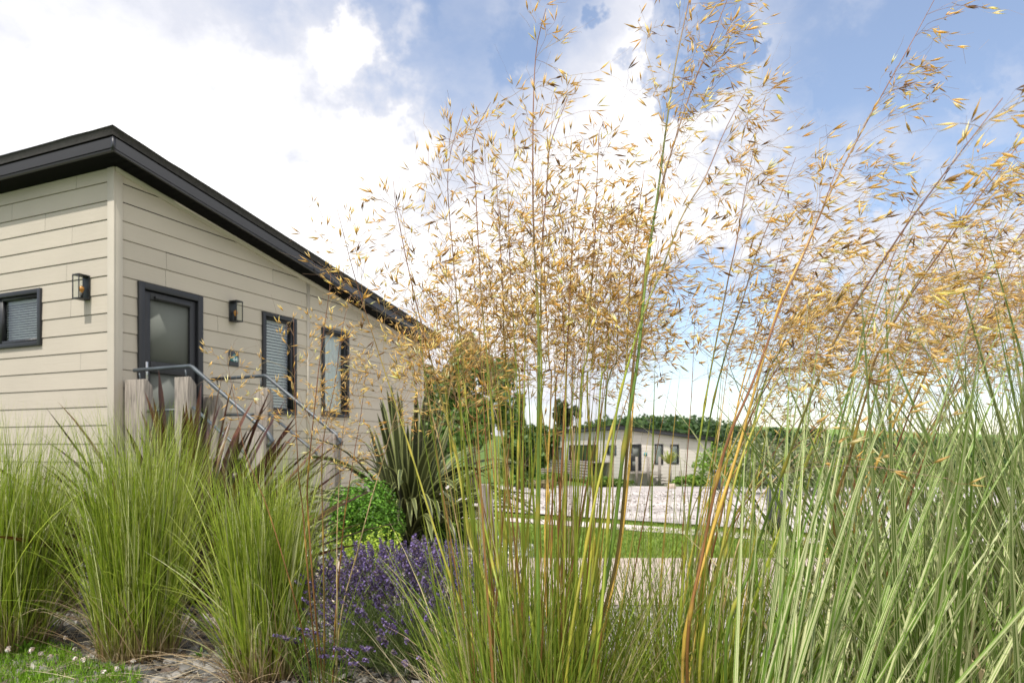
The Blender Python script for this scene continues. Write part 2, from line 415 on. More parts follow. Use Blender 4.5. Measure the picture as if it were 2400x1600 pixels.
# kerb path and gravel road run obliquely
def line_pts(a, b, ext0, ext1):
    d = (b-a); d = d/np.linalg.norm(d); return a-d*ext0, b+d*ext1
k0,k1 = line_pts(G(1183,1209), G(1919,1262), 6, 9)
q0,q1 = line_pts(G(1183,1223), G(1919,1277), 6, 9)
sheet('kerb_path', [q0[:2],q1[:2],k1[:2],k0[:2]], M['kerb'], .02)
r0,r1 = line_pts(G(1183,1203), G(1919,1256), 6, 9)
mbr = MB()
nn = 34
tt = np.linspace(0,1,nn)**1.5
A0 = np.stack([np.full(nn,r0[0])*(1-tt)+(-14)*tt, r0[1]*(1-tt)+43*tt],1)
A1 = np.stack([r1[0]*(1-tt)+30*tt, r1[1]*(1-tt)+40*tt],1)
uu = np.linspace(0,1,24)
XY = A0[:,None,:]*(1-uu)[None,:,None]+A1[:,None,:]*uu[None,:,None]
V = np.concatenate([XY, (ground_z(XY[...,0],XY[...,1])+.035)[...,None]],-1).reshape(-1,3)
i = (np.arange(nn-1)[:,None]*24+np.arange(23)[None,:]).ravel()
mbr.add(V,[np.stack([i,i+1,i+25,i+24],1)])
tag(mbr.build('gravel_road', M['road']), kind='structure')
# corner of lawn at the lower left
cl0, cl1 = G(-60,1478), G(375,1640)
sheet('lawn_corner', [(-6,.9),(cl1[0],.9),(cl1[0]+.02,cl1[1]),G(300,1585)[:2],G(200,1562)[:2],G(110,1515)[:2],G(40,1485)[:2],(cl0[0]-.3,cl0[1]+.1),(-6,4.4)], M['lawn'], .018)

def scatter_poly(n, poly):
    poly = np.asarray(poly)
    out = []
    lo, hi = poly.min(0), poly.max(0)
    while len(out) < n:
        p = rng.uniform(lo, hi, (n*2,2))
        ins = np.zeros(len(p), bool); j = len(poly)-1
        for i in range(len(poly)):
            xi,yi = poly[i]; xj,yj = poly[j]
            c = ((yi>p[:,1])!=(yj>p[:,1])) & (p[:,0] < (xj-xi)*(p[:,1]-yi)/(yj-yi+1e-12)+xi)
            ins ^= c; j = i
        out += list(p[ins])
    return np.array(out[:n])

def stones(name, poly, n, smin, smax, cols, label, cat, flat=.3, w=None, z0=.012):
    mb = MB(); p = scatter_poly(n, poly)
    k = 6
    s = rng.uniform(smin, smax, n)*rng.uniform(.7,1.3,n)
    ang = np.arange(k)/k*2*np.pi
    r = rng.uniform(.6,1.1,(n,k)); a0 = rng.uniform(0,6.28,n); el = rng.uniform(.5,1,n)
    x = np.cos(ang)[None,:]*r; y = np.sin(ang)[None,:]*r*el[:,None]
    ca, sa = np.cos(a0)[:,None], np.sin(a0)[:,None]
    lx = (x*ca-y*sa)*s[:,None]; ly = (x*sa+y*ca)*s[:,None]
    tx, ty = rng.normal(0,.22,n), rng.normal(0,.22,n)
    h = s*flat*rng.uniform(.6,1.4,n)
    zc = z0+h*rng.uniform(.2,1.3,n)
    bot = np.stack([p[:,0,None]+lx, p[:,1,None]+ly, (zc-h*.9)[:,None]+lx*tx[:,None]+ly*ty[:,None]],-1)
    top = np.stack([p[:,0,None]+lx*.86, p[:,1,None]+ly*.86, (zc+h*.4)[:,None]+lx*tx[:,None]+ly*ty[:,None]],-1)
    V = np.concatenate([bot,top],1)
    b = np.arange(n)[:,None]*12
    sides = np.concatenate([b+np.array([[j,(j+1)%k,k+(j+1)%k,k+j]]) for j in range(k)],0)
    topf = b+np.arange(k,2*k)[None,:]
    mb.add(V.reshape(-1,3), [sides, topf], np.repeat(palette(n, cols, w),12,0))
    return tag(mb.build(name, M['stone']), label, cat, kind='stuff')

SL = [(.06,.06,.058),(.12,.115,.105),(.20,.19,.175),(.30,.285,.26),(.10,.075,.06)]
stones('slate_chippings', [(-3.6,2.6),(-.3,2.6),(-.1,4.3),(-1.7,4.34),(-4.4,5.2)], 5200, .016, .05, SL, 'loose grey slate chippings among the left grass clumps','gravel', w=[2,3,3,1.5,1])
stones('slate_strip', [(-1.9,6.24),(.1,6.24),(.2,6.9),(0,7.6),(-1.6,7.9)], 3600, .02, .05, [(.25,.25,.24),(.42,.41,.39),(.6,.58,.55),(.16,.15,.15)], 'pale slate strip between brick path and lawn','gravel')
def road_chips():
    mb=MB(); n=5000; p=scatter_poly(n,[(-1.6,11.2),(5.6,7.6),(8.5,8.5),(10,17),(-4,17)])
    g_=ground_z(p[:,0],p[:,1])+.04; d=norm(rng.normal(size=(n,3))); sz=rng.uniform(.012,.03,n)
    leaf_cards(mb,np.c_[p,g_+sz*.3],sz,np.tile([0,0,1.],(n,1)),palette(n,[(.30,.27,.25),(.42,.38,.36),(.62,.58,.56),(.22,.2,.18)]),1.2)
    tag(mb.build('road_chippings',M['stone']),'loose chippings scattered over the near part of the gravel road','gravel',kind='stuff')
stones('gravel_chippings', [(.27,1.2),(4.2,1.2),(6.5,4.32),(.27,4.32)], 9000, .008, .02, [(.45,.41,.38),(.60,.55,.52),(.32,.29,.27),(.20,.18,.165)], 'pale pinkish gravel under the striped grass','gravel', flat=.55)
stones('slate_chippings_by_lavender', [(-.35,1.9),(.25,1.9),(.25,4.34),(-.5,4.34)], 2500, .012, .035, SL+[(.5,.48,.46)], 'grey chippings between lavender and feathery oat grass','gravel')

road_chips()
# short turf
def turf(name, poly, n, hmin, hmax, cols, label, wid=.0022, zoff=.018):
    mb = MB(); p = scatter_poly(n, poly)
    base = np.c_[p, ground_z(p[:,0],p[:,1])+zoff]
    L = rng.uniform(hmin,hmax,n); pts = blade_paths(base, rng.uniform(0,6.28,n), L, np.abs(rng.normal(0,.3,n)), np.abs(rng.normal(.6,.4,n)), k=3)
    ribbon(mb, pts, np.full(n,wid), rng.uniform(-1,1,n), palette(n, cols, jit=.25))
    return tag(mb.build(name, M['blade']), label, 'grass', kind='stuff')
GL = [(.13,.22,.025),(.19,.30,.04),(.10,.17,.02),(.28,.33,.07)]
turf('turf_corner', [(-3.3,2.4),(-1.45,2.4),G(340,1600)[:2],G(200,1562)[:2],G(110,1515)[:2],G(40,1485)[:2],(-3.3,3.9)], 16000, .025,.075, [(.16,.30,.02),(.22,.40,.03),(.11,.22,.015)], 'bright turf with clover in the lower left corner')
turf('turf', [(.15,6.25),(6.5,6.25),(6.0,8.3),(-.1,8.6)], 26000, .02,.045, GL, 'mown grass between brick path and kerb', wid=.004, zoff=.004)
turf('turf_verge', [(-1.3,10.4),(6.5,6.4),(6.7,6.6),(-1.3,10.75)], 6000, .02,.05, GL, 'narrow grass verge beside the gravel road', wid=.005, zoff=.004)

# clover heads
mb = MB()
p = scatter_poly(55, [(-3.1,2.55),(-1.5,2.55),G(330,1590)[:2],G(110,1515)[:2],(-3.1,3.6)])
for q in p:
    h = rng.uniform(.05,.09); c = np.array([q[0],q[1],.02])
    mb.tube([c, c+[rng.normal(0,.005),0,h]], .0012, 3, (.2,.3,.08))
    n = 26; d = norm(rng.normal(size=(n,3))); 
    leaf_cards(mb, c+[0,0,h]+d*.008, np.full(n,.006), d, palette(n,[(.75,.68,.62),(.8,.78,.74),(.5,.38,.32)]))
tag(mb.build('clover_flowers', M['petal']), 'scattered pale clover heads in the corner turf','clover', kind='stuff')

# ------------------------------------------------------------------ lodge
def lodge(name, corner, d, n, hts, LW, RW, openL, openR, deckH, pitch, lab, over=(.254,.32), strip=(), fine=True, paint=(.475,.425,.355)):
    """corner: near corner. d: plan direction of the gable-side wall, n: its outward normal. long high wall runs along -n.
    hts: z of wall top at the corner. openings: list of (kind, s0, s1, z0, z1)"""
    d = np.array([d[0],d[1],0.]); n = np.array([n[0],n[1],0.]); e = -n
    C = np.array([corner[0],corner[1],0.]); zt = hts[0]; zb = hts[1]
    root = empty(name, (C[0],C[1],zb), lab, 'holiday lodge')
    up = np.array([0,0,1.])
    tp = math.tan(pitch)
    base_col = np.array(paint)
    def wall(pname, O, dirv, out, length, ztop_fn, openings, z_phase, z_low):
        mb = MB()
        sp = .2052
        k0 = int(math.floor((z_low - z_phase)/sp)); z = z_phase + k0*sp
        joints = {}
        while z < max(ztop_fn(0), ztop_fn(length)):
            z1 = z+sp
            cuts = {0., length}
            for (_,a,b,c0,c1) in openings:
                if c0 < z1 and c1 > z: cuts |= {a,b}
            jt = []
            x = rng.uniform(.4,4.8)
            while x < length: jt.append(x); x += 4.8
            cuts = sorted(cuts)
            for a,b in zip(cuts[:-1],cuts[1:]):
                if b-a < 1e-4: continue
                # vertical holes
                spans = [(z,z1)]
                for (_,oa,ob,c0,c1) in openings:
                    if oa < (a+b)/2 < ob:
                        ns = []
                        for (u,v) in spans:
                            if c1 <= u or c0 >= v: ns.append((u,v)); continue
                            if c0 > u: ns.append((u,c0))
                            if c1 < v: ns.append((c1,v))
                        spans = ns
                for (u,v) in spans:
                    segs = [a]+[j for j in jt if a+.02<j<b-.02]+[b]
                    for sa, sb in zip(segs[:-1],segs[1:]):
                        ga = sa+(.0015 if sa != a else 0); gb = sb-(.0015 if sb != b else 0)
                        # clip against the sloping top
                        ta, tb = ztop_fn(ga), ztop_fn(gb)
                        if ta <= u and tb <= u: continue
                        # where the slope crosses this board
                        pts2 = []
                        poly = [(ga,u),(gb,u),(gb,v),(ga,v)]
                        f = lambda q: ztop_fn(q[0])-q[1]
                        outp = []
                        for i in range(4):
                            A,B = poly[i], poly[(i+1)%4]; fa,fb = f(A), f(B)
                            if fa >= 0: outp.append(A)
                            if fa*fb < 0:
                                t = fa/(fa-fb); outp.append((A[0]+(B[0]-A[0])*t, A[1]+(B[1]-A[1])*t))
                        if len(outp) < 3: continue
                        def depth(zz): return .010-.008*(zz-z)/sp
                        top_cut = z1-.008
                        cc = base_col*(1+rng.normal(0,.022))
                        pp = [(q[0], min(q[1], top_cut) if v > top_cut else q[1]) for q in outp]
                        mb.poly([O+dirv*q[0]+up*q[1]+out*depth(q[1]) for q in pp], cc, [(q[0], q[1]+z*3) for q in pp])
                        if v > top_cut and min(ta,tb) > z1-.001:
                            A = O+dirv*ga; B = O+dirv*gb
                            dz = depth(top_cut)
                            mb.poly([A+up*top_cut+out*dz, B+up*top_cut+out*dz, B+up*top_cut-out*.012, A+up*top_cut-out*.012], cc*.9)
                            mb.poly([A+up*top_cut-out*.012, B+up*top_cut-out*.012, B+up*z1-out*.012, A+up*z1-out*.012], cc*.9)
                            mb.poly([A+up*z1-out*.012, B+up*z1-out*.012, B+up*z1+out*.010, A+up*z1+out*.010], cc)
            z = z1
        o = mb.build('siding_wall', M['siding'], root)
        return o
    # gable-side wall (along d), high long wall (along e)
    zR = lambda t: zt - tp*t
    phase = hts[2]
    wall('w', C, d, n, RW, zR, openR, phase, zb)
    wall('w', C, e, -d, LW, lambda s: zt, openL, phase, zb)
    # back and far side, plain inner shell
    shell = MB()
    B = C+d*RW; E = C+e*LW; Fp = B+e*LW
    shell.poly([B+up*zb, Fp+up*zb, Fp+up*zR(RW), B+up*zR(RW)], base_col)
    shell.poly([E+up*zb, E+up*zt, Fp+up*zR(RW), Fp+up*zb], base_col)
    shell.build('siding_wall', M['siding'], root)
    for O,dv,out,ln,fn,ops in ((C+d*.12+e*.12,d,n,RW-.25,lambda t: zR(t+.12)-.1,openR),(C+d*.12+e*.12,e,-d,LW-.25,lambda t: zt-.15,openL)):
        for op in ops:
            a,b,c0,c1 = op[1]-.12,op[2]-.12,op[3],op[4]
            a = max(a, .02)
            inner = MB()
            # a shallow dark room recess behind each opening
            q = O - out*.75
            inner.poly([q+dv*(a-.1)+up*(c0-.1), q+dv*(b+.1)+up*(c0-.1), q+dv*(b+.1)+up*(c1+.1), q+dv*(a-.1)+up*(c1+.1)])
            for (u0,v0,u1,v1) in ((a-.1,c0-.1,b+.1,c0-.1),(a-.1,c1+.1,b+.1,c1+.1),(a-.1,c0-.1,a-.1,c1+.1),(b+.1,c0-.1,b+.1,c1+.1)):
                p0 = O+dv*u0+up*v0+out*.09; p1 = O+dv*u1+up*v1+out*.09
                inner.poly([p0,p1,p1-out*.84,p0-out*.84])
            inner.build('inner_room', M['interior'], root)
    # trims
    tr = MB(); w=.085; th=.022
    def flatbox(O, dv, out, a, b, z0, z1, proud, back=-.005):
        return (O+dv*a+up*z0+out*back, dv*(b-a), out*(proud-back), up*(z1-z0))
    tr.box(C+d*0+up*zb - n*.0+n*.0, d*w, n*th, up*(zt-zb-.02-tp*w))
    tr.box(C+up*zb+n*th, -d*th, e*(w+th), up*(zt-zb-.004))
    tr.build('corner_trim', M['trim'], root, bevel=.002)
    te = MB()
    te.box(*flatbox(C,d,n,RW-.075,RW+.015,zb,zR(RW)-.01,.024)); te.build('corner_trim', M['trim'], root, bevel=.002)
    for s in strip:
        ts = MB(); ts.box(*flatbox(C,d,n,s-.03,s+.03,zb,zR(s)-.03,.017)); ts.build('joint_strip', M['trim'], root)
    tt = MB()
    a = C+n*.004; b_ = C+d*RW+n*.004
    for lo,hi,pr in ((.055,.0,.03),):
        v = [a+up*(zR(0)-lo), b_+up*(zR(RW)-lo), b_+up*(zR(RW)-hi), a+up*(zR(0)-hi)]
        v2 = [q+n*pr for q in v]
        tt.add(v+v2,[np.array([[0,1,5,4],[4,5,6,7],[1,2,6,5],[0,4,7,3]])])
    tt.build('eave_trim', M['trim'], root)
    # roof: a thin sloping slab with overhang, a dark fascia and a soffit
    ov_a, ov_b = over
    def rp(t, u, dz):  # t along d, u outward n
        return C + d*t + n*u + up*(zt - tp*t + dz)
    t0, t1 = -ov_a, RW+.17; u0, u1 = ov_b, -LW-ov_b
    fh, rh = .150, .103
    so = MB()
    V = [rp(t0+.02,u0-.02,.004), rp(t1-.02,u0-.02,.004), rp(t1-.02,u1+.02,.004), rp(t0+.02,u1+.02,.004)]
    # soffit boards with grooves across the slope
    npl = max(8,int((t1-t0)/.10))
    tsx = np.linspace(t0+.02,t1-.02,npl+1)
    for ta,tb in zip(tsx[:-1],tsx[1:]):
        so.poly([rp(ta+.004,u0-.02,.004), rp(ta+.004,.01,.004), rp(tb-.004,.01,.004), rp(tb-.004,u0-.02,.004)])
    so.poly([rp(t0+.02,0.01,.004), rp(t0+.02,u1,.004), rp(.03,u1,.004), rp(.03,.01,.004)])
    so.poly([rp(t0,u0,.02), rp(t0,u1,.02), rp(t1,u1,.02), rp(t1,u0,.02)])
    roof = MB()
    def ring(mb, z0, z1, inset):
        P4 = [(t0+inset,u0-inset),(t1-inset,u0-inset),(t1-inset,u1+inset),(t0+inset,u1+inset)]
        vv = [rp(t,u,z0) for t,u in P4]+[rp(t,u,z1) for t,u in P4]
        mb.add(vv,[np.array([[0,1,5,4],[1,2,6,5],[2,3,7,6],[3,0,4,7]])[:, ::-1]])
        return vv
    # felt edge, lightly wavy
    vv = []
    segs = 40
    P4 = [(t0,u0),(t1,u0),(t1,u1),(t0,u1)]
    loop = []
    for i in range(4):
        A_,B_ = P4[i],P4[(i+1)%4]
        for k in range(segs): 
            f = k/segs; loop.append((A_[0]+(B_[0]-A_[0])*f, A_[1]+(B_[1]-A_[1])*f))
    lo = [rp(t,u,fh+.003) for t,u in loop]
    hi = [rp(t,u,fh+rh+rng.normal(0,.0035)) for t,u in loop]
    nl = len(loop)
    i = np.arange(nl)
    roof.add(lo+hi,[np.stack([i,i+nl,(i+1)%nl+nl,(i+1)%nl],1), (i+nl)[None,:]])
    ro = roof.build('roof', M['felt'], root)
    fa = MB()
    ins = .012
    ring(fa, 0, fh-.012, ins); ring(fa, fh-.012, fh+.003, .028)
    P5 = [(t0+ins,u0-ins),(t1-ins,u0-ins),(t1-ins,u1+ins),(t0+ins,u1+ins)]; P6=[(t0+.03+ins,u0-.03-ins),(t1-.03-ins,u0-.03-ins),(t1-.03-ins,u1+.03+ins),(t0+.03+ins,u1+.03+ins)]
    vv = [rp(t,u,0) for t,u in P5]+[rp(t,u,0) for t,u in P6]
    fa.add(vv,[np.array([[0,1,5,4],[1,2,6,5],[2,3,7,6],[3,0,4,7]])])
    vv = [rp(t,u,fh-.012) for t,u in P5]+[rp(t,u,fh-.012) for t,u in P6]
    fa.add(vv,[np.array([[0,1,5,4],[1,2,6,5],[2,3,7,6],[3,0,4,7]])])
    # corner cap
    cpo = rp(t0+ins-.004,u0-ins+.004,-.003)
    fa.box(cpo, d*.03, -n*.0+ -n*.03, up*(fh-.01))
    for k_ in (2.9, 5.7): # joints in the fascia
        q = rp(k_,u0-ins,0.0); fa.box(q, d*.05 - up*tp*.05, n*.003, up*(fh-.014))
    g = fa.build('fascia', M['fascia'], ro)
    s_ = so.build('soffit', M['soffit'], ro)
    # openings
    for O,dv,out,ops in ((C,d,n,openR),(C,e,-d,openL)):
        for op in ops:
            kind,a,b,c0,c1 = op
            W = b-a; H = c1-c0
            def fr(mb, x0,x1,z0,z1,y0,y1):
                mb.box(O+dv*(a+x0)+up*(c0+z0)+out*y0, dv*(x1-x0), out*(y1-y0), up*(z1-z0))
            f = .06
            fm = MB()
            ff = .075 if kind=='door' else .055
            fr(fm,0,ff,0,H,-.09,.035); fr(fm,W-ff,W,0,H,-.09,.035); fr(fm,ff,W-ff,H-ff,H,-.09,.035)
            if kind != 'door': fr(fm,ff,W-ff,0,ff,-.09,.035)
            else: fr(fm,ff,W-ff,0,.05,-.09,.05)
            if kind == 'door':
                fo = fm.build('door', M['anthracite'], root, bevel=.004)
                lf = MB(); g0 = ff+.012
                def L_(x0,x1,z0,z1,y0=-.05,y1=.0): fr(lf,x0,x1,z0,z1,y0,y1)
                st = .085
                L_(g0,g0+st,.06,H-ff-.012); L_(W-g0-st,W-g0,.06,H-ff-.012)
                L_(g0+st,W-g0-st,H-ff-.012-st,H-ff-.012)
                mid = H-ff-.1-.71
                L_(g0+st,W-g0-st,mid-.13,mid,-.05,.006)
                L_(g0+st,W-g0-st,.06,.22)
                lf.build('door_leaf', M['anthracite'], fo, bevel=.004)
                drip = MB(); fr(drip,g0+st+.05,W-g0-st-.0,H-ff-.012-st+.01,H-ff-.012-st+.045,-.002,.028); drip.build('rain_bar', M['anthracite'], fo, bevel=.004)
                pn = MB(); fr(pn,g0+st-.005,W-g0-st+.005,mid-.005,H-ff-.012-st+.005,-.035,-.028); fr(pn,g0+st-.005,W-g0-st+.005,.215,mid-.125,-.035,-.028)
                pn.build('frosted_pane', M['frost'], fo)
                hd = MB(); fr(hd,g0+.02,g0+.05,.86,1.08,.0,.008); fr(hd,g0+.028,g0+.042,.99,1.0,.008,.05); fr(hd,g0+.028,g0+.15,.985,1.005,.04,.055)
                hd.build('handle', M['chrome'], fo, bevel=.002)
            else:
                fo = fm.build('window', M['anthracite'], root, bevel=.004)
                bars = []
                if kind == 'sash2': bars=[.50]
                if kind == 'slider': bars=[.25,.5,.75]
                edges = [0]+bars+[1]
                sa = MB()
                xa = [ff+(W-2*ff)*q for q in edges]
                for x0,x1 in zip(xa[:-1],xa[1:]):
                    s2=.035
                    fr(sa,x0+.003,x0+s2,ff+.002,H-ff-.002,-.05,.008); fr(sa,x1-s2,x1-.003,ff+.002,H-ff-.002,-.05,.008)
                    fr(sa,x0+s2,x1-s2,ff+.002,ff+s2,-.05,.008); fr(sa,x0+s2,x1-s2,H-ff-s2,H-ff-.002,-.05,.008)
                sa.build('sash', M['anthracite'], fo)
                pn = MB(); pn.poly([O+dv*(a+x_)+up*(c0+z_)-out*.03 for x_,z_ in ((ff+.01,ff+.01),(W-ff-.01,ff+.01),(W-ff-.01,H-ff-.01),(ff+.01,H-ff-.01))][::(1 if np.dot(np.cross(dv,up),out)>0 else -1)]); pn.build('pane', M['glass'], fo)
                if kind in ('sash2','blind'):
                    bl = MB()
                    z_ = c0+ff+.01; xx0=ff+.01; xx1=W-ff-.01
                    tilt = .95 if kind=='sash2' else 1.05
                    while z_ < c1-ff-.02:
                        A_ = O+dv*(a+xx0)+up*z_-out*.10; B_=O+dv*(a+xx1)+up*z_-out*.10
                        sw_ = .025 if kind=='sash2' else .034; q = -out*sw_*math.cos(tilt)+up*sw_*math.sin(tilt)
                        bl.poly([A_,B_,B_+q,A_+q]); z_ += (.030 if kind=='sash2' else .042)
                    for xk in ((.2,.8) if W<1 else (.12,.38,.62,.88)):
                        fr(bl,W*xk,W*xk+.002,ff,H-ff,-.098,-.096)
                    fr(bl,xx0,xx1,H-ff-.05,H-ff-.01,-.13,-.095)
                    bl.build('blind', M['blind'], fo)
                if kind == 'curtain':
                    bl = MB(); xs_ = np.linspace(ff,W-ff,40)
                    pts0 = [O+dv*(a+x_)+up*(c0+ff)-out*(.11+.012*math.sin(x_*70)) for x_ in xs_]
                    for A_,B_ in zip(pts0[:-1],pts0[1:]): bl.poly([A_,B_,B_+up*(H-2*ff),A_+up*(H-2*ff)])
                    bl.build('curtain', M['blind'], fo)
            # cream drip strip above
    return root, C, d, n, e

dv = np.array([.405,.914]); nv = np.array([.914,-.405])
Cx, Cy = -.5718*7.6, 7.6
house, HC, hd, hn, he = lodge('lodge', (Cx,Cy), dv, nv, (EYE+3.06, .02, EYE+2.71), 12.5, 6.44,
    [('sash2',1.22,2.80,EYE+1.186,EYE+1.85),('blind',5.5,6.6,EYE+.5,EYE+1.85)],
    [('door',.275,1.17,EYE-.10,EYE+1.878),('blind',2.188,2.866,EYE+.47,EYE+1.876),('curtain',3.44,4.109,EYE+.48,EYE+1.86)],
    0, R(9.8), 'cream boarded lodge with dark sloping roof behind the left grasses', strip=(3.135,))

up3 = np.array([0,0,1.])
def wall_lamp(O, dvv, out, s0, s1, z0, z1, dep, nm='wall_lamp'):
    W=s1-s0; H=z1-z0
    base = O+dvv*s0+up3*z0+out*.012
    mb = MB(); b=.010
    def bx(x0,x1,zz0,zz1,y0,y1,m_=mb): m_.box(base+dvv*x0+up3*zz0+out*y0, dvv*(x1-x0), out*(y1-y0), up3*(zz1-zz0))
    bx(0,W,0,H,0,.012)
    bx(0,W,0,.012,.012,dep); bx(0,W,H-.014,H,.012,dep)
    for x in (0,W-b):
        bx(x,x+b,.012,H-.014,dep-b,dep)
    lamp = mb.build(nm, M['anthracite'], house, bevel=.0015)
    gl = MB()
    def gp(x0,y0,x1,y1):
        a_=base+dvv*x0+out*y0; c_=base+dvv*x1+out*y1
        gl.poly([a_+up3*.012, c_+up3*.012, c_+up3*(H-.014), a_+up3*(H-.014)])
    gp(b*.4,.013,b*.4,dep-b); gp(W-b*.4,.013,W-b*.4,dep-b); gp(b,dep-b*.5,W-b,dep-b*.5)
    gl.build('lamp_glass', M['lampglass'], lamp)
    c = base+dvv*W/2+out*(dep*.45)
    bu = MB()
    zz = np.linspace(0,1,9); rr = np.array([.012,.014,.016,.022,.027,.028,.025,.016,.003])
    bu.tube([c+up3*(.07+z*.085) for z in zz], rr, 12, (.5,.3,.1)); bu.build('bulb', M['bulb'], lamp, smooth=True)
    so = MB(); so.tube([c+up3*.012,c+up3*.075], .016, 10); so.build('bulb_socket', M['black'], lamp)
    return lamp
wall_lamp(HC, hd, hn, 1.60, 1.713, EYE+1.637, EYE+1.91, .13)
l2 = wall_lamp(HC, he, -hd, .379, .492, EYE+1.637, EYE+1.91, .13)

# number plaque
sg = MB(); O = HC+hn*.012
sg.box(O+hd*1.595+up3*(EYE+1.065), hd*.165, hn*.008, up3*.195)
sgo = sg.build('number_plaque', M['slate'], house, bevel=.002)
ic = MB(); w_ = .072
cpt = O+hd*(1.595+.086)+up3*(EYE+1.165)+hn*.0095
shape = [(-.9,-.55),(.0,-.72),(.9,-.55),(.95,.1),(.55,.55),(.15,1.0),(-.1,1.0),(-.5,.5),(-.95,.15)]
pv = [cpt+hd*x*w_+up3*y*w_*.82 for x,y in shape]
ic.add(pv+[q+hn*.0015 for q in pv],[np.arange(9)[None,:],(np.arange(9)+9)[None,:]]+[np.array([[k,(k+1)%9,9+(k+1)%9,9+k] for k in range(9)])])
ic.build('plaque_emblem', M['teal'], sgo)
cu = bpy.data.curves.new('digits','FONT'); cu.body='44'; cu.size=.085; cu.extrude=.001; cu.align_x='CENTER'
tmp = bpy.data.objects.new('tmp', cu); col.objects.link(tmp); bpy.context.view_layer.update()
me = bpy.data.meshes.new_from_object(tmp.evaluated_get(bpy.context.evaluated_depsgraph_get())); bpy.data.objects.remove(tmp)
dg = bpy.data.objects.new('house_number', me); col.objects.link(dg); me.materials.append(M['white']); dg.parent = sgo
bpos = O+hd*(1.595+.098)+up3*(EYE+1.125)+hn*.0125
Rm = Matrix(((hd[0],0,hn[0]),(hd[1],0,hn[1]),(0,1,0)))
m4 = Rm.to_4x4(); m4.translation = Vector(bpos) - wl(sgo)
dg.matrix_local = m4

# ------------------------------------------------------------------ timber steps with handrails
st = empty('entrance_steps', tuple(HC+hd*.7+hn*1.0), 'weathered timber entrance steps with grey tubular handrails at the lodge door','steps')
DZ = EYE-.10
def at(t,u,z): return HC+hd*t+hn*u+up3*z
dk = MB()
for k in range(8):
    dk.box(at(.16+.0,.03+k*.122,DZ-.035), hd*1.06, hn*.115, up3*.03)
dk.build('deck_board', M['deck'], st)
ts = MB()
for k in range(4):
    z = DZ-.19*(k+1); u=1.02+k*.26
    ts.box(at(.20,u,z-.035), hd*.98, hn*.25, up3*.035)
ts.build('tread', M['deck'], st)
for t_ in (.155,1.19):
    sk = MB(); sk.box(at(t_,.02,.02), hd*.022, hn*1.0, up3*(DZ-.06)); sk.build('deck_skirt', M['deck'], st)
def sleeper(t,u,ztop,du=.20,dt=.11,slope=.075):
    mb = MB()
    A = [at(t,u,0.0),at(t,u+du,0),at(t+dt,u+du,0),at(t+dt,u,0)]
    B_ = [at(t,u,ztop),at(t,u+du,ztop),at(t+dt*.35,u+du,ztop),at(t+dt*.35,u,ztop)]
    C_ = [at(t+dt,u+du,ztop-slope),at(t+dt,u,ztop-slope)]
    v = A+B_+C_
    mb.add(v,[np.array([[0,1,5,4],[4,5,6,7],[7,6,8,9],[2,3,9,8],[0,3,2,1]]), np.array([[1,2,8,6,5]]), np.array([[3,0,4,7,9]])])
    return mb.build('post', M['timber'], st, bevel=.006)
PT = EYE+.743
sleeper(.10,.03,PT+.0,.31); sleeper(.10,.795,PT)
sleeper(1.19,.03,EYE+.63,.2); sleeper(1.19,.84,PT-.03)
sleeper(1.19,1.79,EYE+.155,.24,.12,.09); sleeper(.10,1.79,EYE+.155,.24,.12,.09)
def rail(t, pts, r=.021, nm='handrail'):
    K = []
    for a,b in zip(pts[:-1],pts[1:]):
        a=np.array(a);b=np.array(b); K += [a+(b-a)*f for f in (0.02,.5,.98)]
    mb = MB(); mb.tube([at(t,p[0],p[1]) for p in K], r, 12)
    return mb.build(nm, M['rail'], st, smooth=True)
RZ = EYE+.858
for t in (.15,1.23):
    hr = rail(t,[(.10,RZ-.008),(.985,RZ),(2.04,EYE+.136),(2.10,EYE+.05),(2.04,EYE+.02)])
    for (u,zz) in ((.2,RZ-.01),(.9,RZ-.01),(1.97,EYE+.17)):
        br = MB(); br.tube([at(t,u,zz-.02),at(t,u+.01,zz-.075),at(t,u+.01,zz-.12)], .008, 8)
        br.build('rail_bracket', M['rail'], hr)
    rail(t,[(.33,RZ-.46),(.80,RZ-.46)],.016,'mid_rail')
    rail(t,[(.99,RZ-.42),(2.04,EYE-.27)],.016,'mid_rail')

# ------------------------------------------------------------------ bollards / fence post
def round_bollard(nm, base, w, h, label, tilt=0):
    root = empty(nm, tuple(base), label, 'bollard')
    mb = MB(); hw = w/2; ch = w*.14
    prof = [(-hw+ch,-hw),(hw-ch,-hw),(hw,-hw+ch),(hw,hw-ch),(hw-ch,hw),(-hw+ch,hw),(-hw,hw-ch),(-hw,-hw+ch)]
    b = np.array(base)
    def ring(z,s=1): return [b+[x*s,y*s,z] for x,y in prof]
    def shell(z0,z1,mm,s0=1,s1=1,name_='body'):
        q = MB(); v = ring(z0,s0)+ring(z1,s1); i=np.arange(8)
        q.add(v,[np.stack([i,(i+1)%8,(i+1)%8+8,i+8],1),(i+8)[None,:],i[::-1][None,:]]); return q.build(name_,mm,root)
    shell(0,h*.78,M['bollard'],1,1,'body'); shell(h*.78,h*.86,M['black'],.72,.72,'light_slot'); shell(h*.86,h,M['bollard'],1,.97,'cap')
    return root
round_bollard('light_bollard', G(1819,1250), .18, .68, 'dark grey square light bollard standing by the kerb behind the striped grass')
round_bollard('light_bollard', P(1680,0,20)*[1,1,0]+[0,0,float(ground_z(0,20))], .2, .62, 'small dark bollard on the far side of the gravel road')
mb = MB(); b = G(1152,1385); wv=.055
lean = np.array([.05,0,0])
wv=.05
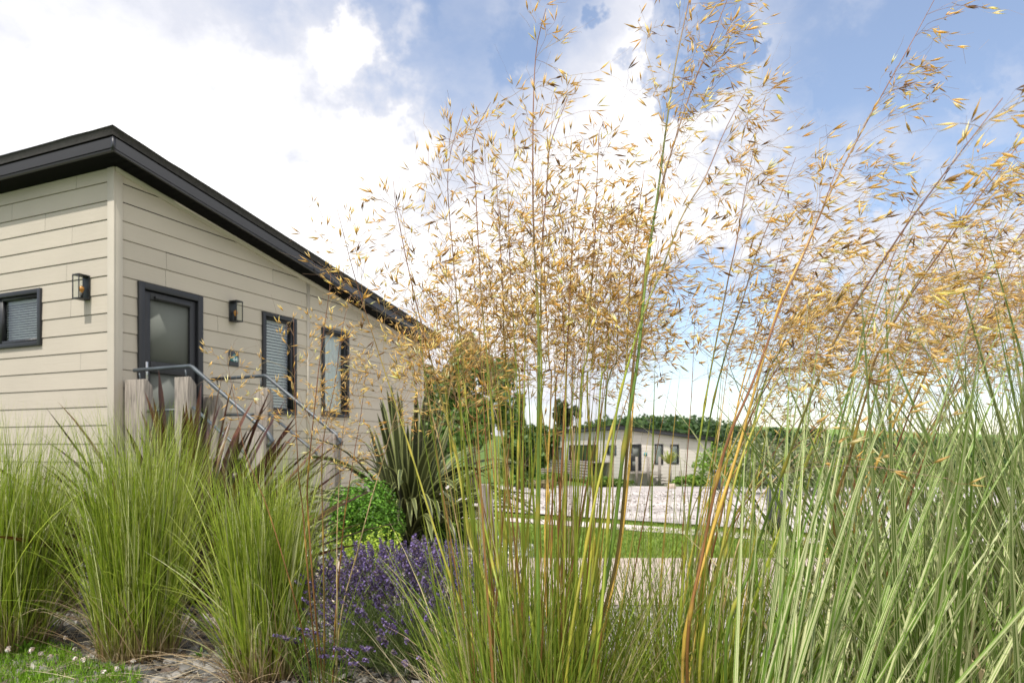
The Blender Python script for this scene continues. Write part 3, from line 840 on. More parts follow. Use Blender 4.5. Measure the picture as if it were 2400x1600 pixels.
v = [b+[x,y,0] for x,y in ((-wv,-wv),(wv,-wv),(wv,wv),(-wv,wv))]+[b+lean*-1+[x,y,.745] for x,y in ((-wv,-wv),(wv,-wv),(wv,wv),(-wv,wv))]
v += [q+[0,0,.012] if False else q for q in []]
mb.add(v,[np.array([[0,1,5,4],[1,2,6,5],[2,3,7,6],[3,0,4,7],[4,5,6,7]])])
tag(mb.build('timber_bollard', M['timber'], bevel=.006),'leaning square timber post standing beside the lavender','post')

# ------------------------------------------------------------------ plants: feathery golden oats
def spikelets(mb, pos, axis, L, ang, cols):
    n = len(pos)
    a = norm(axis); r = norm(np.cross(a, norm(rng.normal(size=(n,3)))));
    b = np.cross(a, r)
    for sgn in (1,-1):
        t = norm(a*np.cos(ang)[:,None]+sgn*r*np.sin(ang)[:,None])
        o = norm(np.cross(t, b)); w = (L*.066)[:,None]
        m = pos+t*(L*.40)[:,None]+sgn*o*0
        v = np.stack([pos, m+o*w*.9, m-o*w*.3+b*w, m-o*w*.3-b*w, pos+t*L[:,None]],1)
        base = np.arange(n)[:,None]*5
        f = np.concatenate([base+np.array([[0,2,1]]),base+np.array([[0,3,2]]),base+np.array([[0,1,3]]),base+np.array([[4,1,2]]),base+np.array([[4,2,3]]),base+np.array([[4,3,1]])],0)
        cc = np.repeat(cols[:,None,:],5,1); cc[:,4] = np.minimum(cc[:,4]*1.12+.02,.92)
        mb.add(v.reshape(-1,3),[f],cc.reshape(-1,3))

GOLD = [(.87,.63,.26),(.91,.71,.34),(.78,.55,.19),(.36,.21,.08),(.94,.82,.52)]
GW = [4,3.4,2,.8,.5]
def seed_head(pts, start, parent, wind=.25, dens=1.0, size=1.0, spread=1.0, tone=1.0):
    """branches in whorls along the stem points, spikelets at their tips"""
    mb = MB()
    seg = np.concatenate([[0],np.cumsum(np.linalg.norm(np.diff(pts,axis=0),axis=1))]); Lt = seg[-1]
    s0 = start*Lt; span = Lt-s0
    nw = max(5,int(span/.062))
    SP=[];SA=[];BP=[];
    for wi in range(nw):
        f = (wi+rng.uniform(-.2,.2))/(nw-.0); f=min(max(f,0),.995)
        s = s0+span*f
        i = min(np.searchsorted(seg,s),len(pts)-1); p = pts[i-1]+(pts[i]-pts[i-1])*((s-seg[i-1])/(seg[i]-seg[i-1]+1e-9))
        T = norm((pts[i]-pts[i-1])[None,:])[0]
        nb = int(round((5.2-3.0*f)*dens*rng.uniform(.75,1.3))); nb = max(nb,1)
        for _ in range(nb):
            bl = (.24-.15*f)*rng.uniform(.55,1.25)*spread*size
            az = rng.uniform(0,2*np.pi)
            side = np.array([np.cos(az),np.sin(az),0.])
            dr = norm((T*rng.uniform(.5,1.3)+side*rng.uniform(.35,.9)+np.array([wind,0,0]))[None,:])[0]
            K = 6; q = [p]; dd = dr.copy()
            for k in range(K-1):
                dd = dd+np.array([wind*.10,0,-.13])*rng.uniform(.4,1.5)+rng.normal(0,.11,3); dd = dd/np.linalg.norm(dd)
                q.append(q[-1]+dd*bl/(K-1))
            q = np.array(q); BP.append(q)
            ns = rng.integers(3,7)
            for k in range(ns):
                u = 1.0 if k==0 else rng.uniform(.3,1)
                j = min(int(u*(K-1)),K-2); pp = q[j]+(q[j+1]-q[j])*(u*(K-1)-j)
                pdv = norm((dd*.8+rng.normal(0,.6,3)+np.array([wind*.5,0,-.05]))[None,:])[0]
                pl = rng.uniform(.012,.045)*size
                tip = pp+pdv*pl
                mid = pp+pdv*pl*.5+rng.normal(0,.002,3)
                BP.append(np.array([pp,pp*.6+mid*.4,mid,mid*.5+tip*.5,(mid+3*tip)/4,tip]))
                SP.append(tip); SA.append(pdv+rng.normal(0,.38,3)+np.array([wind*1.2,0,.12]))
    SP=np.array(SP);SA=np.array(SA);n=len(SP)
    sz = rng.uniform(.022,.040,n)*size
    spikelets(mb, SP, SA, sz, np.abs(rng.normal(.22,.10,n))+.03, palette(n,np.array(GOLD)*tone,GW,jit=.14))
    # long fine awns on some
    m_ = rng.random(n)<.45
    aw = np.stack([SP[m_]+norm(SA[m_])*sz[m_][:,None]*.8, SP[m_]+norm(SA[m_])*(sz[m_]*1.6)[:,None]+rng.normal(0,.003,(m_.sum(),3)), SP[m_]+norm(SA[m_])*(sz[m_]*rng.uniform(1.8,3,m_.sum()))[:,None]+rng.normal(0,.008,(m_.sum(),3))],1)
    if len(aw): ribbon(mb, aw, np.full(len(aw),.00028), rng.uniform(0,3,len(aw)), palette(len(aw),[(.45,.33,.25),(.3,.2,.16)]), taper='none')
    BP=np.array(BP)
    cb = palette(len(BP),[(.32,.19,.14),(.45,.30,.16),(.60,.45,.22)])
    ribbon(mb, BP, np.full(len(BP),.00046), rng.uniform(0,3,len(BP)), cb, taper='none')
    return mb.build('seed_head', M['spike'], parent)

SC = {'green':((.22,.28,.03),(.28,.31,.045)),'dark':((.10,.17,.025),(.13,.19,.03)),'yellow':((.42,.40,.055),(.38,.34,.07)),'orange':((.66,.44,.09),(.55,.32,.08)),
      'red':((.22,.12,.03),(.26,.09,.045)),'brown':((.18,.13,.03),(.19,.10,.04)),'pale':((.50,.42,.20),(.45,.30,.18))}
def oat_stem(root, K, colr, r, start, base, auto=True, **kw):
    """K: list of (px,py,D) from low to high"""
    pts3 = [np.array(base)] + [P(*k) for k in K]
    pts = catmull(pts3, 56)
    mb = MB(); n = len(pts)
    if auto:
        yt = K[-1][1]; start = max(start, min((2007-rng.uniform(*((900,1060) if K[-1][0]<1210 else (830,980))))/(2007-yt), .84))
    s = np.linspace(0,1,n)
    c0,c1 = SC[colr]; cc = np.array(c0)[None,:]*(1-s)[:,None]+np.array(c1)[None,:]*s[:,None]
    red = np.array([.20,.09,.05])
    g = np.clip((s-start+.05)/.25,0,1)[:,None]; cc = cc*(1-g)+red*g
    cc *= 1+.18*np.sin(s*23+rng.uniform(0,6))[:,None]
    rad = r*(1-.82*s**1.5)
    for nd in (.22,.42,.6):       # joints of the culm
        k = int(nd*n+rng.integers(-2,3)); 
        if k<n: rad[k] *= 1.55; cc[k]=cc[k]*.5+np.array([.5,.36,.05])*.5
    mb.tube(pts, rad, 6, cc)
    so = mb.build('flower_stem', M['stem'], root, smooth=True)
    seed_head(pts, start, so, **kw)
    # sheath leaf
    return so

def tuft(root, centre, rad, n, L, th, wid, cols, w=None, k=9, name='leaf_tuft', azr=(0,6.2832), m='blade', fold=0, jit=.2, p=1.4, sway=.3, taper='blade', tdead=None):
    mb = MB()
    rr = rad*np.sqrt(rng.random(n)); aa = rng.uniform(0,6.2832,n)
    base = np.stack([centre[0]+rr*np.cos(aa), centre[1]+rr*np.sin(aa), np.full(n,centre[2])],1)
    az = rng.uniform(*azr,n); 
    near = rng.random(n)<.6
    az = np.where(near & (azr[1]-azr[0]>6), aa+rng.normal(0,.7,n), az)
    LL = rng.uniform(*L,n); t0 = rng.uniform(th[0],th[1],n); t1 = t0+rng.uniform(th[2],th[3],n)*rng.random(n)**.6
    pts = blade_paths(base, az, LL, t0, t1, k=k, p=p, sway=sway)
    pts[...,2] = np.maximum(pts[...,2], .02+rng.random(n)[:,None]*.03)
    c = palette(n, cols, w, jit)
    cc = np.repeat(c[:,None,:],k,1)
    if tdead is not None:
        s = np.linspace(0,1,k); g = np.clip((tdead-s)/tdead,0,1)[None,:,None]
        cc = cc*(1-g)+np.array([.34,.24,.13])*g
    ribbon(mb, pts, rng.uniform(.5,1.45,n)*wid, rng.uniform(-1.3,1.3,n), cc, fold=fold, taper=taper, uvx=rng.random(n))
    return mb.build(name, M[m], root)

DA = 1.75
Abase = np.array([.06,1.78,0.])
rootA = empty('golden_oat_grass', tuple(Abase), 'tallest golden oat grass clump with green stems in the centre','ornamental grass','feathery golden oat grass clumps')
A = [ # knots, colour, radius, panicle start
 ([(1132,1593,1.8),(1084,1430,1.85),(1038,1300,1.88),(958,1043,1.9),(889,831,1.95),(836,664,1.95),(790,490,1.9)],'yellow',.0042,.60),
 ([(1178,1519,1.7),(1117,1310,1.75),(1099,1257,1.78),(1068,1066,1.8),(1025,899,1.8),(973,700,1.8),(931,500,1.8),(922,425,1.8)],'yellow',.0048,.60),
 ([(1185,1500,1.62),(1150,1300,1.68),(1110,1100,1.7),(1084,850,1.75),(1062,600,1.8),(1050,400,1.8),(1085,255,1.8)],'green',.004,.58),
 ([(1190,1500,1.62),(1165,1300,1.65),(1160,1050,1.7),(1143,850,1.7),(1127,680,1.75),(1115,450,1.8),(1108,330,1.8),(1150,240,1.75)],'green',.0045,.58),
 ([(1215,1500,1.75),(1186,1300,1.8),(1201,1050,1.8),(1182,807,1.8),(1178,680,1.8),(1166,465,1.8),(1160,360,1.8)],'green',.0045,.60),
 ([(1230,1550,1.7),(1211,1300,1.7),(1218,900,1.72),(1209,850,1.72),(1195,620,1.8),(1190,420,1.8)],'yellow',.0045,.62),
 ([(1255,1550,1.65),(1224,1300,1.66),(1229,900,1.66),(1232,700,1.7),(1225,520,1.72)],'green',.0042,.6),
 ([(1262,1550,1.6),(1260,1300,1.6),(1263,848,1.62),(1258,680,1.64),(1252,572,1.66),(1249,450,1.68),(1250,250,1.7),(1258,110,1.72),(1280,20,1.7)],'dark',.0058,.55),
 ([(1268,1550,1.65),(1262,1300,1.65),(1269,900,1.65),(1267,782,1.66),(1270,578,1.68),(1281,450,1.7),(1290,340,1.7),(1330,230,1.7)],'green',.0052,.58),
 ([(1285,1550,1.8),(1277,1300,1.82),(1292,900,1.85),(1287,850,1.85),(1275,600,1.9),(1270,400,1.9)],'orange',.004,.6),
 ([(1300,1550,1.75),(1293,1300,1.75),(1303,900,1.8),(1323,850,1.8),(1315,640,1.85),(1320,480,1.85)],'red',.0038,.6),
 ([(1310,1550,1.7),(1308,1300,1.7),(1326,900,1.7),(1335,700,1.75),(1345,520,1.78),(1370,330,1.8)],'red',.0045,.6),
 ([(1320,1550,1.9),(1344,1300,1.9),(1341,900,1.95),(1350,700,2.0),(1362,500,2.0)],'pale',.004,.6),
 ([(1330,1550,1.7),(1349,1300,1.7),(1363,900,1.7),(1377,833,1.7),(1385,680,1.72),(1394,565,1.74),(1398,450,1.76),(1405,300,1.78),(1415,285,1.78)],'green',.0045,.58),
 ([(1345,1550,1.75),(1392,1300,1.8),(1376,900,1.8),(1388,850,1.82),(1400,620,1.85),(1420,470,1.85)],'yellow',.0048,.6),
 ([(1352,1550,1.65),(1385,1300,1.65),(1408,900,1.7),(1423,850,1.7),(1432,640,1.75),(1440,420,1.8)],'green',.004,.6),
 ([(1355,1550,1.9),(1400,1300,1.9),(1423,900,1.95),(1444,850,1.95),(1452,650,2.0),(1465,470,2.0)],'dark',.0042,.6),
 ([(1330,1560,1.6),(1370,1300,1.6),(1410,1100,1.6),(1456,920,1.65),(1469,833,1.7),(1477,654,1.72),(1492,532,1.75),(1510,400,1.78)],'yellow',.005,.6),
 ([(1380,1560,1.6),(1433,1290,1.6),(1462,1050,1.6),(1494,850,1.62),(1508,705,1.65),(1525,565,1.68),(1542,450,1.7),(1578,180,1.75),(1615,0,1.8),(1640,-130,1.82)],'dark',.0062,.72),
 ([(1385,1560,1.62),(1447,1300,1.62),(1470,1050,1.62),(1485,850,1.64),(1513,629,1.68),(1547,450,1.7),(1611,238,1.75),(1657,119,1.8),(1700,10,1.82),(1740,-90,1.82)],'brown',.0052,.70),
 ([(1395,1560,1.55),(1420,1300,1.58),(1440,1000,1.6),(1474,848,1.6),(1513,720,1.62),(1548,641,1.64),(1599,506,1.66),(1652,417,1.7),(1700,304,1.72),(1745,220,1.75)],'green',.0046,.68),
 ([(1400,1560,1.75),(1451,1300,1.8),(1474,1100,1.8),(1488,900,1.85),(1520,700,1.9),(1545,560,1.9)],'orange',.005,.58),
 ([(1300,1560,2.1),(1290,1300,2.1),(1280,1050,2.15),(1255,850,2.15),(1240,700,2.2)],'orange',.004,.64),
 ([(1240,1560,2.1),(1225,1300,2.1),(1170,1000,2.15),(1120,850,2.2),(1100,740,2.2)],'pale',.004,.64),
 ([(1220,1560,2.0),(1160,1300,2.0),(1100,1050,2.1),(1060,900,2.1),(1030,760,2.1)],'red',.004,.64),
 ([(1350,1560,2.1),(1380,1300,2.1),(1400,1050,2.15),(1420,900,2.2),(1450,740,2.2)],'orange',.004,.64),
 ([(1370,1560,2.1),(1430,1300,2.1),(1440,1050,2.15),(1480,900,2.2),(1530,700,2.2)],'pale',.004,.64),
]
for K,cn,r,stt in A:
    b = Abase + np.array([(K[0][0]-1270)/F*1.2, rng.uniform(-.08,.1), 0])
    hi = K[-1][1]
    oat_stem(rootA, K, cn, r*.9, stt+.02, b, wind=.10+.12*max(0,(K[-1][0]-1200)/500), dens=1.1 if hi>380 else .9, spread=.92)
# shorter inner flowering stems
for k in range(14):
    x0 = rng.uniform(1080,1430); D_ = rng.uniform(1.85,2.35); x1 = x0+(x0-1290)*rng.uniform(.3,.9); yt = rng.uniform(500,800)
    K = [(x0,1560,D_),((x0+x1)/2-5,1150,D_),(x1,yt+200,D_+.05),(x1+rng.normal(0,12),yt,D_+.1)]
    oat_stem(rootA, K, random.choice(['pale','orange','green','red','yellow']), .0030, .64, Abase+np.array([(x0-1270)/F*1.4,rng.uniform(0,.2),0]), wind=.08, dens=.78, spread=1.0, size=.9)
tuft(rootA, Abase, .17, 1500, (.35,.90), (.0,.26,.05,1.1), .0021, [(.18,.27,.03),(.27,.36,.05),(.38,.43,.09),(.56,.48,.26)], [4,4,2,1.2], name='leaf_tuft', tdead=.12)
tuft(rootA, Abase, .17, 190, (.75,1.45), (.0,.17,.0,.12), .0030, [(.26,.30,.04),(.36,.36,.06),(.18,.24,.03),(.46,.36,.10),(.30,.16,.06)], name='young_stems', p=1.2)
tuft(rootA, Abase, .18, 800, (.3,.7), (.2,.7,.6,1.6), .0017, [(.50,.40,.24),(.38,.28,.16),(.58,.50,.33)], name='dead_leaves')

Bbase = np.array([.46,1.85,0.])
rootB = empty('golden_oat_grass', tuple(Bbase), 'golden oat grass clump leaning right over the striped grass','ornamental grass','feathery golden oat grass clumps')
Bst = [
 ([(1590,1560,1.8),(1610,1250,1.8),(1642,1015,1.8),(1660,900,1.8),(1706,658,1.85),(1724,578,1.85),(1746,450,1.88),(1771,328,1.9)],'green',.0044,.62),
 ([(1595,1560,1.85),(1630,1250,1.9),(1660,1002,1.9),(1700,831,1.9),(1739,709,1.92),(1774,593,1.95),(1830,456,1.98),(1865,369,2.0)],'dark',.0042,.60),
 ([(1600,1560,1.55),(1660,1280,1.55),(1722,1080,1.55),(1768,917,1.55),(1825,718,1.56),(1867,629,1.57),(1944,456,1.6),(2025,298,1.65),(2129,113,1.7),(2195,-10,1.72)],'orange',.0046,.62),
 ([(1610,1560,1.5),(1650,1280,1.5),(1700,1050,1.5),(1763,900,1.5),(1831,716,1.52),(1900,560,1.55),(1960,400,1.55)],'red',.005,.6),
 ([(1700,1560,1.3),(1760,1330,1.28),(1817,1155,1.22),(1845,1078,1.2),(1908,909,1.15),(1980,754,1.12),(2099,566,1.08),(2177,456,1.06),(2290,307,1.04),(2350,230,1.04)],'dark',.0040,.60),
 ([(1640,1560,1.7),(1700,1300,1.75),(1786,915,1.8),(1831,816,1.8),(1876,709,1.85),(1950,560,1.9)],'dark',.0042,.58),
 ([(1620,1560,2.0),(1680,1250,2.0),(1750,1000,2.0),(1850,820,2.05),(1960,690,2.1),(2080,560,2.1)],'red',.004,.56),
 ([(1620,1560,1.9),(1660,1300,1.9),(1700,1100,1.9),(1740,900,1.95),(1800,700,2.0),(1835,560,2.0)],'orange',.0048,.58),
 ([(1600,1560,2.3),(1640,1250,2.3),(1680,1050,2.3),(1700,900,2.35),(1720,760,2.4)],'pale',.004,.64),
 ([(1590,1560,2.5),(1600,1250,2.5),(1612,1050,2.5),(1622,900,2.5),(1630,700,2.5)],'red',.0035,.52),
 ([(1615,1560,2.4),(1650,1250,2.4),(1700,1050,2.4),(1760,900,2.4),(1820,760,2.4)],'pale',.004,.64),
 ([(1640,1560,1.6),(1690,1300,1.6),(1730,1100,1.62),(1800,930,1.65),(1880,800,1.7),(1940,700,1.7)],'yellow',.0055,.56),
]
for K,cn,r,stt in Bst:
    b = Bbase + np.array([(K[0][0]-1620)/F*1.2, (K[0][2]-1.85)*.6, 0])
    oat_stem(rootB, K, cn, r*.9, stt+.01, b, wind=.42, dens=.95, spread=.95)
for k in range(13):
    x0 = rng.uniform(1560,1680); D_ = rng.uniform(1.8,2.6); ln = rng.uniform(.1,.6); yt = rng.uniform(560,900)
    K = [(x0,1560,D_),(x0+(1560-1200)*ln*.5,1200,D_),(x0+(1560-yt-180)*ln,yt+180,D_),(x0+(1560-yt)*ln*1.12,yt,D_)]
    oat_stem(rootB, K, random.choice(['pale','orange','green','red','yellow']), .0030, .64, Bbase+np.array([(x0-1620)/F*1.4,rng.uniform(0,.3),0]), wind=.35, dens=.85, spread=1.0, size=.9)
tuft(rootB, Bbase+np.array([.03,0,0]), .15, 1100, (.4,.92), (.0,.35,.1,1.1), .0019, [(.18,.27,.03),(.27,.36,.05),(.38,.43,.09),(.56,.48,.26)], [4,4,2,1.4], tdead=.12)
tuft(rootB, Bbase, .15, 100, (.7,1.35), (.02,.34,.0,.15), .0029, [(.30,.36,.045),(.40,.42,.06),(.22,.30,.03),(.55,.40,.10)], name='young_stems', azr=(-.6,.6))
tuft(rootB, Bbase, .26, 1000, (.35,.8), (.5,.9,.6,1.4), .0017, [(.50,.42,.27),(.38,.30,.17),(.58,.52,.36),(.28,.30,.10)], name='dead_leaves')

Dbase = np.array([1.12,2.25,0.])
rootD = empty('golden_oat_grass', tuple(Dbase), 'golden oat grass clump at the right edge behind the striped blades','ornamental grass','feathery golden oat grass clumps')
Dst = [
 ([(1960,1300,1.75),(1995,1060,1.7),(2034,915,1.68),(2051,843,1.66),(2117,718,1.64),(2203,593,1.62),(2290,468,1.6),(2400,322,1.6),(2440,260,1.6)],'brown',.0052,.62),
 ([(2000,1300,2.0),(2049,1104,1.95),(2141,897,1.9),(2221,787,1.88),(2281,697,1.86),(2340,626,1.84),(2397,542,1.82),(2480,430,1.8)],'orange',.0048,.62),
 ([(2030,1300,2.2),(2120,1000,2.15),(2230,748,2.1),(2299,608,2.1),(2334,545,2.1),(2390,430,2.1)],'red',.004,.58),
 ([(1980,1300,2.4),(2020,1050,2.4),(2080,850,2.4),(2180,650,2.4),(2240,520,2.4)],'red',.004,.55),
 ([(1960,1300,2.4),(1990,1050,2.4),(2040,850,2.4),(2090,700,2.4),(2130,600,2.4)],'pale',.004,.52),
 ([(2050,1300,2.6),(2110,1050,2.6),(2180,900,2.6),(2250,800,2.6),(2300,730,2.6)],'pale',.004,.62),
 ([(2080,1300,2.7),(2150,1050,2.7),(2230,930,2.7),(2300,860,2.7),(2370,790,2.7)],'red',.004,.62),
 ([(2090,1300,2.3),(2200,1000,2.3),(2290,800,2.3),(2370,640,2.3),(2420,520,2.3)],'brown',.004,.55),
 ([(1950,1300,2.0),(2000,1000,2.0),(2080,780,2.0),(2190,600,2.0),(2310,430,2.0),(2370,350,2.0)],'green',.0042,.55),
 ([(1930,1300,1.9),(1960,1050,1.9),(2010,850,1.9),(2060,690,1.9),(2110,560,1.9),(2170,420,1.9)],'dark',.0042,.55),
]
for K,cn,r,stt in Dst:
    b = Dbase + np.array([(K[0][0]-2000)/F*1.2, (K[0][2]-2.2)*.6, 0])
    oat_stem(rootD, K, cn, r*.9, stt+.01, b, wind=.45, dens=1.0, spread=1.0)
for k in range(11):
    x0 = rng.uniform(1930,2100); D_ = rng.uniform(2.0,2.9); ln = rng.uniform(.25,.75); yt = rng.uniform(430,860)
    K = [(x0,1300,D_),(x0+(1300-yt-180)*ln,yt+180,D_),(x0+(1300-yt)*ln*1.1,yt,D_)]
    oat_stem(rootD, K, random.choice(['pale','orange','green','red','brown']), .0030, .60, Dbase+np.array([(x0-2020)/F*1.4,rng.uniform(0,.3),0]), wind=.4, dens=1.0, spread=.9)
tuft(rootD, Dbase, .2, 500, (.4,1.0), (.0,.4,.1,1.3), .002, [(.10,.17,.02),(.15,.22,.03),(.22,.28,.05)], tdead=.12)

Cbase = G(765,1640)*[1,1,0]; 
rootC = empty('golden_oat_grass', tuple(Cbase), 'thin sparse golden oat grass with reddish stems before the steps','ornamental grass','feathery golden oat grass clumps')
Cst = [
 ([(800,1440,2.75),(839,1288,2.7),(869,1173,2.7),(890,1104,2.7),(919,999,2.7),(941,920,2.7),(966,825,2.7),(985,770,2.7)],'pale',.0036,.72),
 ([(787,1440,2.7),(799,1300,2.65),(808,1206,2.6),(831,1058,2.6),(844,984,2.6),(854,905,2.6),(858,840,2.6)],'red',.0036,.66),
 ([(740,1440,2.5),(722,1200,2.5),(722,1113,2.45),(740,930,2.4),(751,832,2.4),(772,681,2.4),(778,590,2.4)],'red',.0042,.60),
 ([(730,1440,2.6),(710,1200,2.6),(701,1126,2.55),(694,1000,2.5),(690,871,2.5),(688,745,2.5)],'red',.0036,.72),
 ([(700,1440,2.5),(630,1200,2.5),(577,1067,2.5),(559,978,2.5),(543,904,2.5),(528,815,2.5)],'red',.0028,.80),
 ([(760,1440,2.6),(757,1250,2.6),(756,1050,2.6),(785,900,2.6),(800,780,2.6),(822,690,2.6)],'brown',.0040,.62),
 ([(790,1440,2.6),(790,1250,2.6),(800,1050,2.6),(812,960,2.6),(830,900,2.6)],'pale',.0032,.7),
]
for K,cn,r,stt in Cst:
    b = Cbase + np.array([(K[0][0]-760)/F*1.2, rng.uniform(-.05,.1), 0])
    oat_stem(rootC, K, cn, r*.9, stt, b, auto=False, wind=.12, dens=.62, spread=.62, size=.95)
tuft(rootC, Cbase, .08, 90, (.3,.7), (.1,.5,.2,1.0), .0018, [(.12,.2,.03),(.2,.26,.05)])

# ------------------------------------------------------------------ fine left grasses
FG = [(.24,.33,.03),(.33,.40,.05),(.44,.48,.12),(.58,.59,.30),(.14,.21,.02)]
FW = [4,4,3,2,2.4]
def fine_grass(c, n, L, label, spread=(.0,.17,.04,.95), rad=.15, heads=()):
    root = empty('fountain_grass', tuple(c), label, 'ornamental grass', 'fine leaved grass clumps in front of the lodge')
    tuft(root, c, rad, n, L, spread, .0022, FG, FW, k=10, tdead=.22, p=2.3, sway=.6, name='leaf_blades', jit=.28)
    tuft(root, c, rad, int(n*.17), (L[0]*.6,L[1]*.85), (.05,.45,.3,1.5), .0024, FG, FW, k=10, tdead=.1, p=1.2, sway=.6, name='arching_blades')
    tuft(root, c, rad*1.15, int(n*.10), (.25,.6), (.2,.9,.5,1.4), .0018, [(.40,.30,.18),(.30,.21,.12),(.52,.43,.28)], name='dead_leaves')
    tuft(root, c, rad*1.05, int(n*.18), (.12,.36), (.0,.14,.0,.25), .0030, [(.30,.20,.11),(.22,.14,.08),(.42,.32,.19),(.16,.11,.06)], name='dry_stubble', k=4)
    for (px,py,D) in heads:
        tip = P(px,py,D); hm = MB(); m_=26
        ax = norm(np.array([[-.08,0,1.]]))[0]
        pts = blade_paths(np.tile(tip,(60,1))+ax*rng.uniform(0,.10,(60,1)), rng.uniform(0,6.28,60), rng.uniform(.02,.05,60), rng.uniform(.05,.3,60), rng.uniform(.2,.6,60), k=4)
        ribbon(hm, pts, np.full(60,.0009), rng.uniform(0,3,60), palette(60,[(.16,.07,.05),(.25,.12,.07)]))
        base = np.array([c[0],c[1],0])
        hm.tube(catmull([base, base*.5+tip*.5+np.array([0,0,.12]), tip, tip+ax*.1],20), .0013, 4, (.2,.22,.06))
        hm.build('flower_plume', M['blade'], root)
    return root
fine_grass(G(10,1535), 1400, (.7,1.28), 'fine green grass clump at the far left edge', rad=.17)
fine_grass(G(325,1548), 1700, (.7,1.28), 'largest fine green grass clump before the lodge corner', rad=.165, heads=((270,1190,3.1),))
fine_grass(G(622,1598), 1500, (.55,1.08), 'fine pale green grass clump left of the lavender', rad=.14, heads=((528,1160,2.9),))
fine_grass(G(-190,1560), 1300, (.75,1.2), 'outermost fine green grass clump, mostly cut off on the left', rad=.16)
tmpc = G(120,1440)
fine_grass(tmpc, 700, (.6,1.0), 'small fine grass tuft behind the two left clumps', rad=.13)

# straw litter
mb = MB(); n=1700
p = scatter_poly(n, [(-3.3,2.6),(-.6,2.6),(-.6,3.6),(-2.2,4.2),(-3.6,4.6)])
pts = blade_paths(np.c_[p,np.full(n,.035)], rng.uniform(0,6.28,n), rng.uniform(.08,.35,n), rng.uniform(1.35,1.55,n), rng.uniform(1.5,1.75,n), k=5, sway=.5)
pts[...,2] = np.maximum(pts[...,2],.02)
ribbon(mb, pts, np.full(n,.0016), rng.uniform(-.6,.6,n), palette(n,[(.42,.34,.22),(.30,.22,.14),(.55,.47,.33)]))
tag(mb.build('straw_litter', M['blade']), 'dry fallen straw lying on the slate chippings','straw', kind='stuff')
# low weeds
def weed(px,py,label,s=.06,n=26,cols=[(.14,.28,.03),(.2,.36,.05)]):
    c = G(px,py); mb = MB()
    pts = blade_paths(np.tile(c+[0,0,.015],(n,1)), rng.uniform(0,6.28,n), rng.uniform(.6,1.3,n)*s, rng.uniform(.1,.8,n), rng.uniform(.9,1.6,n), k=5)
    ribbon(mb, pts, np.full(n,.006), rng.uniform(-.3,.3,n), palette(n,cols))
    tag(mb.build('weed', M['leaf']), label, 'weed')
weed(470,1555,'small leafy weed on the slate chippings between two grass clumps')
weed(60,1545,'leafy weed in the turf at the far left',.12,40)
weed(110,1475,'low leafy weed beside the far left grass clump',.1,34)

# ------------------------------------------------------------------ striped broad grass at right
VG = [(0,.3,0)]
def striped(c, n, L, th, azr, label, wid=.0062, rad=.12, k=10, p=1.3):
    root = empty('striped_grass', tuple(c), label, 'ornamental grass', 'white striped grass clumps at the right')
    mb = MB(); 
    rr = rad*np.sqrt(rng.random(n)); aa = rng.uniform(0,6.2832,n)
    base = np.stack([c[0]+rr*np.cos(aa), c[1]+rr*np.sin(aa), np.zeros(n)],1)
    az = rng.uniform(*azr,n); LL = rng.uniform(*L,n)
    t0 = rng.uniform(th[0],th[1],n); t1 = t0+rng.uniform(th[2],th[3],n)*rng.random(n)
    pts = blade_paths(base, az, LL, t0, t1, k=k, p=p, sway=.12)
    c_ = rng.random((n,3))
    ribbon(mb, pts, rng.uniform(.6,1.12,n)*wid*1.25*(.75 if c[1]<1.3 else 1), rng.uniform(-.9,.9,n), c_, fold=.35, taper='blade')
    mb.build('leaf_blades', M['variegated'], root)
    tuft(root, np.array([c[0],c[1],0]), rad, max(5,int(n*.12)), (L[0]*.6,L[1]*.8), (th[0],th[1],.1,1.2), .0042, [(.52,.42,.25),(.42,.34,.2),(.36,.36,.12)], name='withered_leaves', azr=azr)
    tuft(root, np.array([c[0],c[1],0]), rad*1.1, int(n*.35), (.3,.75), (.1,.7,.3,1.3), .0019, [(.5,.44,.3),(.4,.32,.2),(.25,.3,.1)], name='dead_leaves')
    return root
striped(np.array([.40,1.22,0]), 62, (1.0,1.5), (.10,.75,.0,.5), (-.9,1.0), 'white striped grass clump nearest the camera, leaning right')
striped(np.array([1.62,1.95,0]), 210, (1.1,1.75), (.02,.6,.0,.8), (1.6,4.7), 'white striped grass clump at the right edge leaning left')
striped(np.array([1.02,1.62,0]), 170, (.75,1.42), (.0,.5,.0,.8), (0,6.283), 'upright white striped grass clump in the middle right', rad=.22)
striped(np.array([1.55,2.5,0]), 190, (.9,1.55), (.0,.5,.0,.9), (0,6.283), 'white striped grass clump standing furthest back on the right', rad=.3)
striped(np.array([.62,1.75,0]), 60, (.7,1.25), (.0,.45,.0,.45), (-1.2,2.2), 'small white striped grass tuft beside the leaning oat grass', rad=.14)
striped(np.array([.30,.98,0]), 16, (.9,1.2), (.75,1.05,.0,.3), (-.35,.35), 'few long striped blades reaching low across the right foreground', rad=.06)
striped(np.array([1.25,1.15,0]), 70, (.9,1.3), (.05,.6,.0,.5), (-.6,3.6), 'white striped grass clump low in the right foreground', rad=.18)

